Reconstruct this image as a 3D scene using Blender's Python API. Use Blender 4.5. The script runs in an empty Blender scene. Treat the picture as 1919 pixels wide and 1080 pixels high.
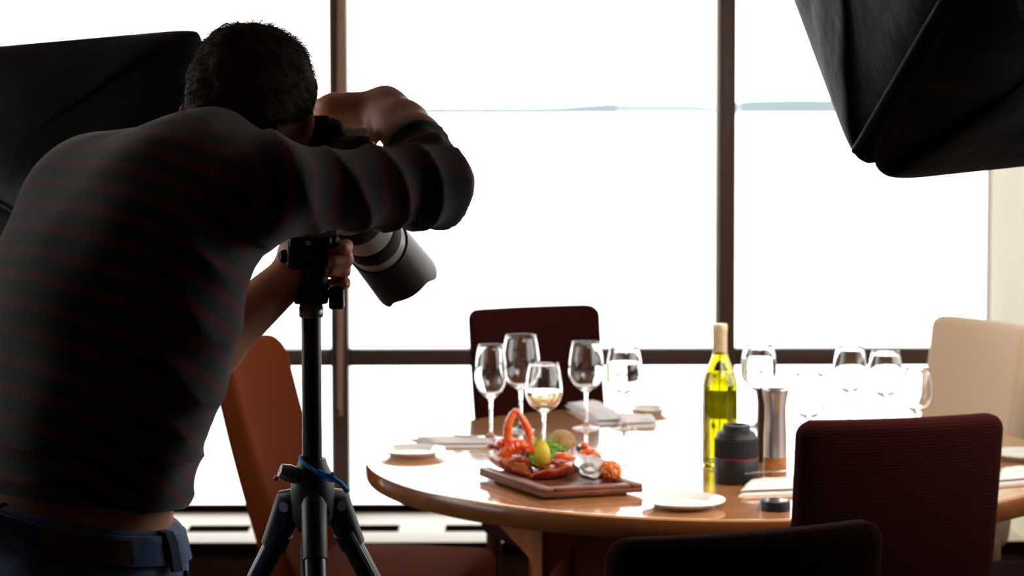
import bpy, bmesh, math, random
import numpy as np
from mathutils import Vector, Matrix, noise

# ------------------------------------------------------------------ camera, world, exposure
SC = bpy.context.scene
COL = SC.collection
EYE = 1.52                       # camera height (m)
F = 4000.0                       # focal length in pixels of the 1919 px wide frame
CX, CY = 959.5, 440.0            # principal point
PITCH = math.atan(233.0 / F)

cd = bpy.data.cameras.new('camera')
cam = bpy.data.objects.new('camera', cd)
COL.objects.link(cam)
cam.location = (0, 0, EYE)
cam.rotation_euler = (math.pi / 2 - PITCH, math.radians(0.12), 0)
cd.sensor_width = 36.0
cd.lens = F / 1919.0 * 36.0
cd.shift_y = -100.0 / 1919.0
cd.clip_start = 0.05
cd.clip_end = 60000
cd.dof.use_dof = True
cd.dof.focus_distance = 2.9
cd.dof.aperture_fstop = 7.5
SC.camera = cam

w = bpy.data.worlds.new('overcast_sky')
SC.world = w
w.use_nodes = True
bg = w.node_tree.nodes['Background']
bg.inputs[0].default_value = (1.0, 0.985, 0.97, 1)
bg.inputs[1].default_value = 5.0

SC.view_settings.view_transform = 'Standard'
SC.view_settings.look = 'None'
SC.view_settings.exposure = 0.0
SC.view_settings.gamma = 1.0
SC.view_settings.use_curve_mapping = False

RND = random.Random(7)
SOFT_R = 9.0                     # emission of the softbox diffusers
SOFT_L = 0.0


def P(px, py, Y):
    """point at depth Y seen at a pixel of the photograph"""
    a, b = (px - CX) / F, -(py - CY) / F
    c, s = math.cos(PITCH), math.sin(PITCH)
    d = Vector((a, c + b * s, -s + b * c))
    return Vector((0, 0, EYE)) + d * (Y / d.y)


def onz(px, py, z):
    q = P(px, py, 1.0) - Vector((0, 0, EYE))
    return Vector((0, 0, EYE)) + q * ((z - EYE) / q.z)


# ------------------------------------------------------------------ helpers
def tag(o, label=None, cat=None, group=None, kind=None):
    if label: o['label'] = label
    if cat: o['category'] = cat
    if group: o['group'] = group
    if kind: o['kind'] = kind
    return o


def empty(name, loc=(0, 0, 0), rz=0.0, label=None, cat=None, group=None, kind=None):
    o = bpy.data.objects.new(name, None)
    COL.objects.link(o)
    o.location = loc
    o.rotation_euler = (0, 0, rz)
    o.empty_display_size = 0.05
    return tag(o, label, cat, group, kind)


def copy_tree(o, parent=None):
    c = o.copy()
    COL.objects.link(c)
    if parent is not None:
        c.parent = parent
    for ch in [x for x in bpy.data.objects if x.parent == o]:
        copy_tree(ch, c)
    return c


class MB:
    def __init__(s):
        s.v, s.f = [], []

    def add(s, vs, fs):
        n = len(s.v)
        s.v += [Vector(q) for q in vs]
        s.f += [tuple(n + i for i in f) for f in fs]
        return s

    def box(s, x0, x1, y0, y1, z0, z1, m=None, bev=0.0):
        if bev > 0:
            bm = bmesh.new()
            bmesh.ops.create_cube(bm, size=1)
            for q in bm.verts:
                q.co = Vector(((x0 + x1) / 2 + q.co.x * (x1 - x0), (y0 + y1) / 2 + q.co.y * (y1 - y0), (z0 + z1) / 2 + q.co.z * (z1 - z0)))
            bmesh.ops.bevel(bm, geom=bm.edges[:], offset=bev, segments=2, affect='EDGES', profile=0.5)
            bm.verts.index_update()
            vs = [q.co.copy() for q in bm.verts]
            fs = [[q.index for q in f.verts] for f in bm.faces]
            bm.free()
        else:
            vs = [Vector((x, y, z)) for x in (x0, x1) for y in (y0, y1) for z in (z0, z1)]
            fs = [(0, 1, 3, 2), (4, 6, 7, 5), (0, 4, 5, 1), (2, 3, 7, 6), (0, 2, 6, 4), (1, 5, 7, 3)]
        if m is not None:
            vs = [m @ q for q in vs]
        return s.add(vs, fs)

    def lathe(s, prof, n=40, m=None, closed=False, fn=None):
        """prof: list of (r, z)"""
        vs, fs, rings = [], [], []
        for r, z in prof:
            if r < 1e-6:
                rings.append([len(vs)]); vs.append(Vector((0, 0, z)))
            else:
                st = len(vs)
                for i in range(n):
                    a = 2 * math.pi * i / n
                    vs.append(Vector((r * math.cos(a), r * math.sin(a), z)))
                rings.append(list(range(st, st + n)))
        prs = list(zip(rings, rings[1:]))
        if closed: prs.append((rings[-1], rings[0]))
        for A, B in prs:
            for i in range(n):
                j = (i + 1) % n
                if len(A) == 1 and len(B) == 1: continue
                if len(A) == 1: fs.append((A[0], B[j], B[i]))
                elif len(B) == 1: fs.append((A[i], A[j], B[0]))
                else: fs.append((A[i], A[j], B[j], B[i]))
        if fn: vs = [fn(q) for q in vs]
        if m is not None: vs = [m @ q for q in vs]
        return s.add(vs, fs)

    def tube(s, pts, rad, n=10, flat=1.0, up=None):
        pts = [Vector(p) for p in pts]
        if not hasattr(rad, '__len__'): rad = [rad] * len(pts)
        vs, fs = [], []
        t0 = (pts[1] - pts[0]).normalized()
        u = Vector(up) if up is not None else (Vector((0, 0, 1)) if abs(t0.z) < .9 else Vector((1, 0, 0)))
        for i, p in enumerate(pts):
            t = (pts[min(i + 1, len(pts) - 1)] - pts[max(i - 1, 0)]).normalized()
            u = (u - t * u.dot(t)).normalized()
            v = t.cross(u)
            for k in range(n):
                a = 2 * math.pi * k / n
                vs.append(p + (u * math.cos(a) * flat + v * math.sin(a)) * rad[i])
        for i in range(len(pts) - 1):
            for k in range(n):
                j = (k + 1) % n
                fs.append((i * n + k, i * n + j, (i + 1) * n + j, (i + 1) * n + k))
        fs.append(tuple(range(n - 1, -1, -1)))
        fs.append(tuple((len(pts) - 1) * n + k for k in range(n)))
        return s.add(vs, fs)

    def slab(s, w, h, t, rc, re, fn, nseg=6, rings=8, nside=10):
        """rounded rectangle (w x h, corner radius rc) of thickness t, edge radius re; fn(x, y, z) -> point. y is thickness."""
        out = []
        for cx, cy, a0 in ((w / 2 - rc, h / 2 - rc, 0), (-w / 2 + rc, h / 2 - rc, 90), (-w / 2 + rc, -h / 2 + rc, 180), (w / 2 - rc, -h / 2 + rc, 270)):
            for i in range(nseg + 1):
                a = math.radians(a0 + 90 * i / nseg)
                out.append((cx + rc * math.cos(a), cy + rc * math.sin(a), math.cos(a), math.sin(a)))
        # extra points on the straights
        o2 = []
        for i, q in enumerate(out):
            o2.append(q)
            r = out[(i + 1) % len(out)]
            L = math.hypot(r[0] - q[0], r[1] - q[1])
            if L > .08:
                for k in range(1, nside):
                    f = k / nside
                    o2.append((q[0] + (r[0] - q[0]) * f, q[1] + (r[1] - q[1]) * f, q[2], q[3]))
        out = o2; n = len(out)
        vs, fs, R = [], [], []
        def ring(inset, y, sc=1.0):
            st = len(vs)
            for x, z, nx, nz in out:
                vs.append(Vector(fn((x - nx * inset) * sc, y, (z - nz * inset) * sc)))
            R.append(list(range(st, st + n)))
        def cen(y):
            vs.append(Vector(fn(0, y, 0))); R.append([len(vs) - 1])
        cen(-t / 2)
        for k in range(1, rings + 1): ring(re, -t / 2, k / rings)
        for k in range(1, 5):
            a = math.radians(22.5 * k); ring(re * (1 - math.sin(a)), -t / 2 + re * (1 - math.cos(a)))
        for k in range(0, 5):
            a = math.radians(22.5 * k); ring(re * (1 - math.cos(a)), t / 2 - re + re * math.sin(a))
        for k in range(rings - 1, 0, -1): ring(re, t / 2, k / rings)
        cen(t / 2)
        for A, B in zip(R, R[1:]):
            for i in range(n):
                j = (i + 1) % n
                if len(A) == 1: fs.append((A[0], B[i], B[j]))
                elif len(B) == 1: fs.append((A[i], B[0], A[j]))
                else: fs.append((A[i], B[i], B[j], A[j]))
        return s.add(vs, fs)

    def sphere(s, c, r, n=16, sc=(1, 1, 1), fn=None):
        prof = [(math.sin(math.pi * i / n), -math.cos(math.pi * i / n)) for i in range(n + 1)]
        prof[0] = (0, -1); prof[-1] = (0, 1)
        c = Vector(c)
        def g(q):
            q = Vector((q.x * r * sc[0], q.y * r * sc[1], q.z * r * sc[2]))
            if fn: q = fn(q)
            return q + c
        return s.lathe(prof, n=int(n * 1.5), fn=g)

    def build(s, name, mat, parent=None, smooth=True, angle=50, fix=True):
        me = bpy.data.meshes.new(name)
        me.from_pydata([tuple(q) for q in s.v], [], s.f)
        if fix:
            bm = bmesh.new(); bm.from_mesh(me)
            bmesh.ops.recalc_face_normals(bm, faces=bm.faces[:])
            if smooth:
                for f in bm.faces: f.smooth = True
                for e in bm.edges:
                    if len(e.link_faces) == 2 and e.calc_face_angle(0) > math.radians(angle): e.smooth = False
            bm.to_mesh(me); bm.free()
        me.update()
        o = bpy.data.objects.new(name, me)
        COL.objects.link(o)
        if mat: me.materials.append(mat)
        if parent is not None:
            o.parent = parent
        return o


def frame(origin, fwd, up=(0, 0, 1)):
    """matrix whose +Z runs along fwd, +Y is up-ish"""
    f = Vector(fwd).normalized()
    x = Vector(up).cross(f).normalized()
    y = f.cross(x)
    m = Matrix((x, y, f)).transposed().to_4x4()
    m.translation = Vector(origin)
    return m


# ------------------------------------------------------------------ materials
MATS = {}


def mat(name, col, rough=0.5, metal=0.0, bump=0.0, bscale=200.0, var=0.0, vscale=8.0, coat=0.0, col2=None, sheen=0.0,
        trans=0.0, ior=1.45, sss=0.0, emis=0.0, spec=0.5, coords='Object', bdist=0.002):
    m = bpy.data.materials.new(name)
    MATS[name] = m
    m.use_nodes = True
    nt = m.node_tree
    b = nt.nodes['Principled BSDF']
    b.inputs['Base Color'].default_value = (*col, 1)
    b.inputs['Roughness'].default_value = rough
    b.inputs['Metallic'].default_value = metal
    b.inputs['IOR'].default_value = ior
    b.inputs['Specular IOR Level'].default_value = spec
    b.inputs['Coat Weight'].default_value = coat
    b.inputs['Coat Roughness'].default_value = 0.04
    b.inputs['Sheen Weight'].default_value = sheen
    b.inputs['Transmission Weight'].default_value = trans
    if sss:
        b.inputs['Subsurface Weight'].default_value = sss
        b.inputs['Subsurface Radius'].default_value = (0.02, 0.006, 0.003)
        b.inputs['Subsurface Scale'].default_value = 0.6
    if emis:
        b.inputs['Emission Color'].default_value = (*col, 1)
        b.inputs['Emission Strength'].default_value = emis
    tc = nt.nodes.new('ShaderNodeTexCoord')
    if var or col2:
        n = nt.nodes.new('ShaderNodeTexNoise'); n.inputs['Scale'].default_value = vscale
        n.inputs['Detail'].default_value = 5
        nt.links.new(tc.outputs[coords], n.inputs['Vector'])
        mx = nt.nodes.new('ShaderNodeMix'); mx.data_type = 'RGBA'
        c2 = col2 or tuple(c * (1 - var) for c in col)
        mx.inputs[6].default_value = (*col, 1); mx.inputs[7].default_value = (*c2, 1)
        mr = nt.nodes.new('ShaderNodeMapRange')
        mr.inputs[1].default_value = .4; mr.inputs[2].default_value = .6
        nt.links.new(n.outputs[0], mr.inputs[0])
        nt.links.new(mr.outputs[0], mx.inputs[0])
        nt.links.new(mx.outputs[2], b.inputs['Base Color'])
    if bump:
        n2 = nt.nodes.new('ShaderNodeTexNoise'); n2.inputs['Scale'].default_value = bscale
        n2.inputs['Detail'].default_value = 3
        nt.links.new(tc.outputs[coords], n2.inputs['Vector'])
        bp = nt.nodes.new('ShaderNodeBump'); bp.inputs['Strength'].default_value = bump
        bp.inputs['Distance'].default_value = bdist
        nt.links.new(n2.outputs[0], bp.inputs['Height'])
        nt.links.new(bp.outputs[0], b.inputs['Normal'])
    return m


def weave(name, col, col2, scale=260.0, sheen=0.3, strength=.6):
    """upholstery: two crossed thread waves"""
    m = mat(name, col, rough=1, sheen=sheen, spec=.02)
    nt = m.node_tree; b = nt.nodes['Principled BSDF']
    tc = nt.nodes.new('ShaderNodeTexCoord')
    ws = []
    for d in ('X', 'Z'):
        wv = nt.nodes.new('ShaderNodeTexWave'); wv.bands_direction = d
        wv.inputs['Scale'].default_value = scale * (.42 if d == 'X' else .2); wv.inputs['Distortion'].default_value = 2.5
        wv.inputs['Detail'].default_value = 2; wv.inputs['Detail Scale'].default_value = 3
        nt.links.new(tc.outputs['Object'], wv.inputs['Vector']); ws.append(wv)
    mm = nt.nodes.new('ShaderNodeMath'); mm.operation = 'MULTIPLY'
    nt.links.new(ws[0].outputs['Fac'], mm.inputs[0]); nt.links.new(ws[1].outputs['Fac'], mm.inputs[1])
    mx = nt.nodes.new('ShaderNodeMix'); mx.data_type = 'RGBA'
    mx.inputs[6].default_value = (*col, 1); mx.inputs[7].default_value = (*col2, 1)
    nt.links.new(mm.outputs[0], mx.inputs[0]); nt.links.new(mx.outputs[2], b.inputs['Base Color'])
    bp = nt.nodes.new('ShaderNodeBump'); bp.inputs['Strength'].default_value = strength; bp.inputs['Distance'].default_value = .002
    nt.links.new(mm.outputs[0], bp.inputs['Height']); nt.links.new(bp.outputs[0], b.inputs['Normal'])
    return m


def wood(name, c1, c2, rough=.25, coat=1.0, scale=(1, 14, 14), bands=1.2):
    m = mat(name, c1, rough=rough, coat=coat)
    nt = m.node_tree; b = nt.nodes['Principled BSDF']
    tc = nt.nodes.new('ShaderNodeTexCoord'); mp = nt.nodes.new('ShaderNodeMapping')
    mp.inputs['Scale'].default_value = scale
    n = nt.nodes.new('ShaderNodeTexNoise'); n.inputs['Scale'].default_value = bands; n.inputs['Detail'].default_value = 8
    n.inputs['Distortion'].default_value = .6
    mx = nt.nodes.new('ShaderNodeMix'); mx.data_type = 'RGBA'
    mx.inputs[6].default_value = (*c1, 1); mx.inputs[7].default_value = (*c2, 1)
    mr = nt.nodes.new('ShaderNodeMapRange'); mr.inputs[1].default_value = .35; mr.inputs[2].default_value = .65
    nt.links.new(tc.outputs['Object'], mp.inputs[0]); nt.links.new(mp.outputs[0], n.inputs['Vector'])
    nt.links.new(n.outputs[0], mr.inputs[0]); nt.links.new(mr.outputs[0], mx.inputs[0]); nt.links.new(mx.outputs[2], b.inputs['Base Color'])
    return m


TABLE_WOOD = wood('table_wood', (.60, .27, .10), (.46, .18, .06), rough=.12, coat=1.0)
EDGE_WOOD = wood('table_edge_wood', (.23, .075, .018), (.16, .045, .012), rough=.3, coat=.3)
BASE_WOOD = wood('table_base_wood', (.52, .18, .06), (.38, .12, .045), rough=.4, coat=.15, scale=(14, 14, 1))
BOARD_WOOD = wood('board_wood', (.20, .05, .022), (.12, .028, .012), rough=.45, coat=.0, scale=(1, 10, 10), bands=6)
FRAME_M = mat('bronze_frame', (.075, .036, .029), rough=.45, bump=.1, bscale=60)
MAROON = weave('maroon_upholstery', (.026, .005, .004), (.044, .010, .008), sheen=.0)
RUST = weave('rust_upholstery', (.10, .020, .006), (.115, .025, .008), scale=320, strength=.2, sheen=.0)
LIT_BEIGE = weave('beige_upholstery', (.82, .60, .40), (.87, .67, .47), scale=300, strength=.2)  # pale tone puts strong light into the chair fabric's colour
LEG_M = mat('dark_stained_leg', (.05, .018, .010), rough=.4, var=.3, vscale=20)
GLASS = mat('clear_glass', (1, 1, 1), rough=0.0, trans=1.0, ior=1.47)
WINE = mat('white_wine', (.985, .975, .72), rough=0.0, trans=1.0, ior=1.33)
WATER = mat('water', (.98, .99, 1), rough=0.0, trans=1.0, ior=1.33)
BOTTLE = mat('olive_bottle_glass', (.60, .59, .035), rough=0.02, trans=1.0, ior=1.45)
FOIL = mat('cream_foil', (.62, .47, .27), rough=.35, metal=.3, var=.2, vscale=40)
LABEL = mat('bottle_label_paper', (.62, .62, .30), rough=.8, col2=(.45, .46, .18), vscale=60, trans=.7)
CHINA = mat('white_china', (.82, .80, .74), rough=.12, coat=.4, var=.04, vscale=4)
CLOTH = mat('white_napkin_linen', (.80, .74, .72), rough=.9, bump=.25, bscale=500, var=.06, vscale=20)
STEEL = mat('brushed_steel', (.55, .53, .52), rough=.25, metal=1.0, bump=.05, bscale=300)
DARKSTEEL = mat('dark_smoked_steel', (.62, .60, .59), rough=.33, metal=1.0, bump=.05, bscale=200)
AMBER = mat('amber_wood_foot', (.42, .17, .05), rough=.3, var=.3, vscale=50)
BLACK = mat('matt_black_plastic', (.006, .006, .0065), rough=.45, bump=.15, bscale=900)
RUBBER = mat('black_rubber', (.008, .008, .009), rough=.7, bump=.3, bscale=700)
CARBON = mat('carbon_tube', (.010, .011, .011), rough=.3, var=.5, vscale=150)
WHITELENS = mat('off_white_enamel', (.62, .57, .50), rough=.3, bump=.08, bscale=900)
GREYMET = mat('grey_metal', (.24, .235, .22), rough=.35, metal=.9, bump=.05, bscale=300)
BLUECORD = mat('blue_cord', (.02, .34, .90), rough=.6, bump=.6, bscale=900)
SKIN = mat('skin', (.68, .32, .19), rough=.5, sss=.12, var=.12, vscale=25, bump=.12, bscale=350)
HAIR = mat('dark_brown_hair', (.055, .036, .020), rough=.65, spec=.15, var=.4, vscale=60, bump=.7, bscale=260)
DENIM = mat('blue_denim', (.05, .09, .24), rough=.9, col2=(.16, .23, .40), vscale=26, bump=.4, bscale=900, sheen=.2)
DENIM2 = mat('dark_denim_stitching', (.018, .028, .06), rough=.9, bump=.4, bscale=900)
LEATHER = mat('brown_leather_patch', (.13, .05, .018), rough=.6, var=.4, vscale=60, bump=.4, bscale=300)
VEST = mat('pale_undershirt', (.52, .38, .30), rough=.9, bump=.3, bscale=500)
EYE_W = mat('eye_white', (.8, .78, .74), rough=.2, var=.03)
EYE_D = mat('iris', (.05, .03, .02), rough=.2, var=.2)
LIP = mat('lips', (.42, .14, .11), rough=.45, var=.1)
BOXFAB = mat('black_softbox_nylon', (.006, .006, .006), rough=.6, bump=.5, bscale=14, bdist=.01, spec=.07)
SILVER = mat('silver_lining', (.6, .6, .6), rough=.3, metal=.8, bump=.3, bscale=60)
POLE = mat('stand_metal_black', (.02, .02, .02), rough=.35, metal=.6, var=.2)
DIFF_R = mat('lit_diffuser_cloth', (1, .93, .82), rough=.9, emis=SOFT_R, var=.0)
DIFF_L = mat('lit_diffuser_panel', (1, .93, .82), rough=.9, emis=SOFT_L, bump=.1)
WALL_D = mat('dark_brown_wall', (.13, .075, .052), rough=.7, var=.2, vscale=2, bump=.2, bscale=60)
WALL_C = mat('cream_wall_paint', (.95, .89, .70), rough=.8, var=.03, vscale=2, bump=.2, bscale=120)
CEIL = mat('ceiling_paint', (.24, .18, .15), rough=.9, var=.1, vscale=2, bump=.2, bscale=100)
CARPET = mat('brown_carpet', (.06, .03, .024), rough=1, var=.4, vscale=60, bump=.8, bscale=400)
SILL_M = mat('cream_sill_top', (.86, .76, .64), rough=.45, var=.04, vscale=3, bump=.05, bscale=60)
SLOT_M = mat('dark_vent_slot', (.012, .004, .002), rough=1, var=.2, vscale=30, spec=0)
CORD_M = mat('tan_blind_cord', (.42, .26, .19), rough=.7, bump=.3, bscale=300, var=.1)
SEA = mat('pale_sea_water', (.84, .88, .90), rough=.35, bump=.3, bscale=.3, var=.05, vscale=.02, bdist=.2)
HILLS = mat('hazy_far_hills', (.12, .145, .155), rough=1, var=.05, vscale=.004, spec=0)  # haze is put into this flat bluish colour
LOB = mat('lobster_shell_red', (.30, .014, .006), rough=.3, col2=(.45, .05, .014), vscale=45, bump=.6, bscale=120, coat=.3, sss=.15)
MEAT = mat('lobster_meat', (.50, .18, .06), rough=.4, col2=(.36, .05, .015), vscale=70, bump=.6, bscale=120, coat=.3, sss=.1)
CRAB = mat('orange_crab_claw', (.82, .07, .006), rough=.3, sss=.25, col2=(.85, .15, .02), vscale=50, bump=.4, bscale=150, coat=.5)
HERB = mat('green_herb_leaf', (.07, .27, .010), rough=.45, col2=(.20, .46, .02), vscale=60, bump=.2, sss=.2)
LEMON = mat('lemon_rind', (.62, .45, .03), rough=.4, bump=.3, bscale=400, sss=.1)
LEMONF = mat('lemon_flesh', (.85, .74, .28), rough=.25, var=.15, vscale=120, sss=.2)
SHELL = mat('grey_oyster_shell', (.34, .29, .26), rough=.5, col2=(.10, .08, .07), vscale=60, bump=1, bscale=90, bdist=.004)
PEARL = mat('pearly_shell_inside', (.88, .84, .80), rough=.15, var=.2, vscale=50, coat=.6)
OYSTER = mat('oyster_meat', (.30, .25, .23), rough=.12, col2=(.12, .10, .09), vscale=90, coat=.8)
ROE = mat('orange_roe', (.90, .20, .02), rough=.15, var=.3, vscale=80, coat=.6, sss=.2)
TOM = mat('red_tomato', (.75, .06, .02), rough=.12, var=.1, coat=.5)
BREAD = mat('brown_bread_crust', (.34, .16, .06), rough=.6, col2=(.50, .31, .15), vscale=40, bump=.4, bscale=80)


def sweater_mat():
    m = mat('striped_knit', (.03, .03, .032), rough=.95, sheen=.7, spec=.1)
    nt = m.node_tree; b = nt.nodes['Principled BSDF']
    b.inputs['Sheen Roughness'].default_value = .5
    at = nt.nodes.new('ShaderNodeAttribute'); at.attribute_name = 'stripe'
    ns = nt.nodes.new('ShaderNodeTexNoise'); ns.inputs['Scale'].default_value = 200
    tc = nt.nodes.new('ShaderNodeTexCoord'); nt.links.new(tc.outputs['Object'], ns.inputs['Vector'])
    ad = nt.nodes.new('ShaderNodeMath'); ad.operation = 'MULTIPLY_ADD'
    nt.links.new(ns.outputs[0], ad.inputs[0]); ad.inputs[1].default_value = .004
    nt.links.new(at.outputs['Fac'], ad.inputs[2])
    dv = nt.nodes.new('ShaderNodeMath'); dv.operation = 'DIVIDE'; dv.inputs[1].default_value = .036
    nt.links.new(ad.outputs[0], dv.inputs[0])
    fr = nt.nodes.new('ShaderNodeMath'); fr.operation = 'FRACT'; nt.links.new(dv.outputs[0], fr.inputs[0])
    rp = nt.nodes.new('ShaderNodeValToRGB'); rp.color_ramp.interpolation = 'LINEAR'
    e = rp.color_ramp.elements
    g = (.021, .024, .025, 1); r = (.16, .005, .018, 1)
    e[0].position = 0; e[0].color = g; e[1].position = .55; e[1].color = g
    for p_, c_ in ((.60, r), (.93, r), (1.0, g)):
        q = e.new(p_); q.color = c_
    nt.links.new(fr.outputs[0], rp.inputs[0]); nt.links.new(rp.outputs[0], b.inputs['Base Color'])
    n2 = nt.nodes.new('ShaderNodeTexNoise'); n2.inputs['Scale'].default_value = 1400
    nt.links.new(tc.outputs['Object'], n2.inputs['Vector'])
    bp = nt.nodes.new('ShaderNodeBump'); bp.inputs['Strength'].default_value = .6; bp.inputs['Distance'].default_value = .002
    nt.links.new(n2.outputs[0], bp.inputs['Height']); nt.links.new(bp.outputs[0], b.inputs['Normal'])
    return m


KNIT = sweater_mat()


def pane_mat():
    m = bpy.data.materials.new('window_glass'); m.use_nodes = True
    nt = m.node_tree; nt.nodes.remove(nt.nodes['Principled BSDF'])
    out = nt.nodes['Material Output']
    t = nt.nodes.new('ShaderNodeBsdfTransparent'); t.inputs[0].default_value = (.985, .99, .99, 1)
    g = nt.nodes.new('ShaderNodeBsdfGlossy'); g.inputs['Roughness'].default_value = 0.0
    fr = nt.nodes.new('ShaderNodeFresnel'); fr.inputs[0].default_value = 1.3
    mx = nt.nodes.new('ShaderNodeMixShader')
    nt.links.new(fr.outputs[0], mx.inputs[0]); nt.links.new(t.outputs[0], mx.inputs[1]); nt.links.new(g.outputs[0], mx.inputs[2])
    nt.links.new(mx.outputs[0], out.inputs[0])
    return m


PANE = pane_mat()

# ------------------------------------------------------------------ the room
YW = 7.2                          # inner face of the window wall
XL, XR, YB, ZC = -2.8, 1.635, -3.0, 2.75


def struct(o):
    o['kind'] = 'structure'; return o


struct(MB().box(XL - .1, XR + .1, YB - .1, YW + .15, -.1, 0).build('floor', CARPET))
struct(MB().box(XL - .1, XR + .1, YB - .1, YW + .15, ZC, ZC + .1).build('ceiling', CEIL))
wl = MB()
wl.box(XL - .12, XL, YB - .1, 3.25, 0, ZC).box(XL - .12, XL, 5.0, YW + .15, 0, ZC)
wl.box(XL - .12, XL, 3.25, 5.0, 0, .9).box(XL - .12, XL, 3.25, 5.0, 2.45, ZC)
struct(wl.build('wall_left', WALL_D))
wr_ = MB()
wr_.box(XR, XR + .12, YB - .1, 3.1, 0, ZC).box(XR, XR + .12, 5.4, YW + .15, 0, ZC)
wr_.box(XR, XR + .12, 3.1, 5.4, 0, .9).box(XR, XR + .12, 3.1, 5.4, 2.45, ZC)
struct(wr_.build('wall_right', WALL_D))
struct(MB().box(XR - .012, XR, 5.86, YW + .02, 0, ZC).build('trim_5', WALL_C))
struct(MB().box(XL, XR, YB - .12, YB, 0, ZC).build('wall_rear', WALL_D))
sw = MB()  # left side window, added out of view to light the man's edge
for y_ in (3.25, 4.1, 4.94):
    sw.box(XL - .09, XL - .02, y_, y_ + .06, .9, 2.45)
sw.box(XL - .09, XL - .02, 3.25, 5.0, .9, .96).box(XL - .09, XL - .02, 3.25, 5.0, 2.39, 2.45)
sw_ = struct(sw.build('window_4', mat('side_window_frame', (.05, .025, .02), rough=.4, var=.1)))  # window_4 is the added left side window, out of view
MB().box(XL - .06, XL - .054, 3.3, 4.95, .95, 2.40).build('pane', PANE, sw_)
sw = MB()  # right side window, added out of view to light his hand and flank
for y_ in (3.1, 4.22, 5.34):
    sw.box(XR + .02, XR + .09, y_, y_ + .06, .9, 2.45)
sw.box(XR + .02, XR + .09, 3.1, 5.4, .9, .96).box(XR + .02, XR + .09, 3.1, 5.4, 2.39, 2.45)
sw_ = struct(sw.build('window_5', MATS['side_window_frame']))  # window_5 is the added right side window, out of view
MB().box(XR + .054, XR + .06, 3.15, 5.35, .95, 2.40).build('pane', PANE, sw_)
z_rail = P(700, 947, YW).z        # top of the bottom rail
z_sill = P(700, 960, YW - .02).z
Y_LIP = onz(700, 1019, z_sill).y
struct(MB().box(XL, XR, YW + .02, YW + .14, 0, z_sill).build('wall_front', WALL_D))
# low heater ledge under the windows, vent slot shade put in as dark boxes
led = MB().box(XL, XR, Y_LIP, YW + .02, z_sill - .03, z_sill, bev=.004)
ledge = struct(led.build('trim_1', SILL_M))
struct(MB().box(XL, XR, Y_LIP + .02, YW + .02, 0, z_sill - .03).build('trim_2', LEG_M))
slots = [(352, 466), (655, 746), (833, 925), (1010, 1100), (240, 330), (1190, 1280), (1370, 1460), (1560, 1650)]
for a, b in slots:
    A = onz(a, 991, z_sill); B = onz(b, 991, z_sill)
    s_ = MB().box(A.x, B.x, A.y - .045, A.y + .05, z_sill - .01, z_sill + .003).build('vent_slot', SLOT_M, ledge)
lip_ = MB().box(XL, XR, Y_LIP - .010, Y_LIP + .002, z_sill - .035, z_sill + .004).build('front_lip', SLOT_M, ledge)

m1a, m1b = P(622, 400, YW).x, P(652, 400, YW).x
m2a, m2b = P(1345, 400, YW).x, P(1376.5, 400, YW).x
zt0, zt1 = P(700, 685.5, YW).z, P(700, 654.5, YW).z
zr0 = P(700, 962, YW).z
posts = [(m1a, m1b), (m2a, m2b)]
for i, (a, b) in enumerate(posts):
    o = struct(MB().box(a, b, YW - .03, YW + .07, z_sill, ZC, bev=.004).build('trim_%d' % (3 + i), FRAME_M))
    MB().box(a - .007, a, YW + .0, YW + .05, z_sill, ZC).build('gasket_strip', GREYMET, o)
xs = [(XL, m1a - .007), (m1b, m2a - .007), (m2b, XR)]
for i, (a, b) in enumerate(xs):
    fr = MB()
    fr.box(a, b, YW - .01, YW + .05, zt0, zt1, bev=.003)
    fr.box(a, b, YW - .01, YW + .03, zr0 - .0, z_rail, bev=.003)
    fr.box(a, b, YW - .005, YW + .05, z_sill, zr0, bev=.003)
    strip_ends = (a + .004, b - .004)
    fr.box(a, b, YW - .01, YW + .05, ZC - .08, ZC)
    o = struct(fr.build('window_%d' % (i + 1), FRAME_M))
    MB().box(strip_ends[0], strip_ends[1], YW - .017, YW + .013, zr0 + .002, z_rail + .001).build('rail_seal', SLOT_M, o)  # added dark strip that darkens the rail's front and top
    MB().box(a, b, YW + .015, YW + .021, zt1 - .003, ZC - .07).build('upper_pane', PANE, o)
    MB().box(a, b, YW + .015, YW + .021, z_rail - .003, zt0 + .003).build('lower_pane', PANE, o)

# blind cord hanging against the left post
bl = MB()
ya = YW - .045
p0 = P(643, 0, ya)
def strip(m_, a, b, wd):
    m_.tube([a, (a + b) / 2, b], wd / 2, n=10, flat=.5, up=(0, 1, 0))
bl = empty('blind_cord', (p0.x, ya, 1.0), 0, 'pale tan blind cord with two ends hanging down the left window post', 'blind cord')
for (xa, xb, ye) in ((641.5, 634, 766), (646, 638, 779)):
    q = MB(); a = P(xa, -100, ya); a.z = ZC - .02; b = P(xb, ye, ya)
    a.y = b.y = ya
    q.tube([a, a.lerp(b, .33), a.lerp(b, .66), b], [.0095, .0095, .0095, .006], n=10, flat=.45, up=(0, 1, 0))
    for v in q.v: v -= Vector((p0.x, ya, 1.0))
    q.build('cord', CORD_M, bl)

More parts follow.
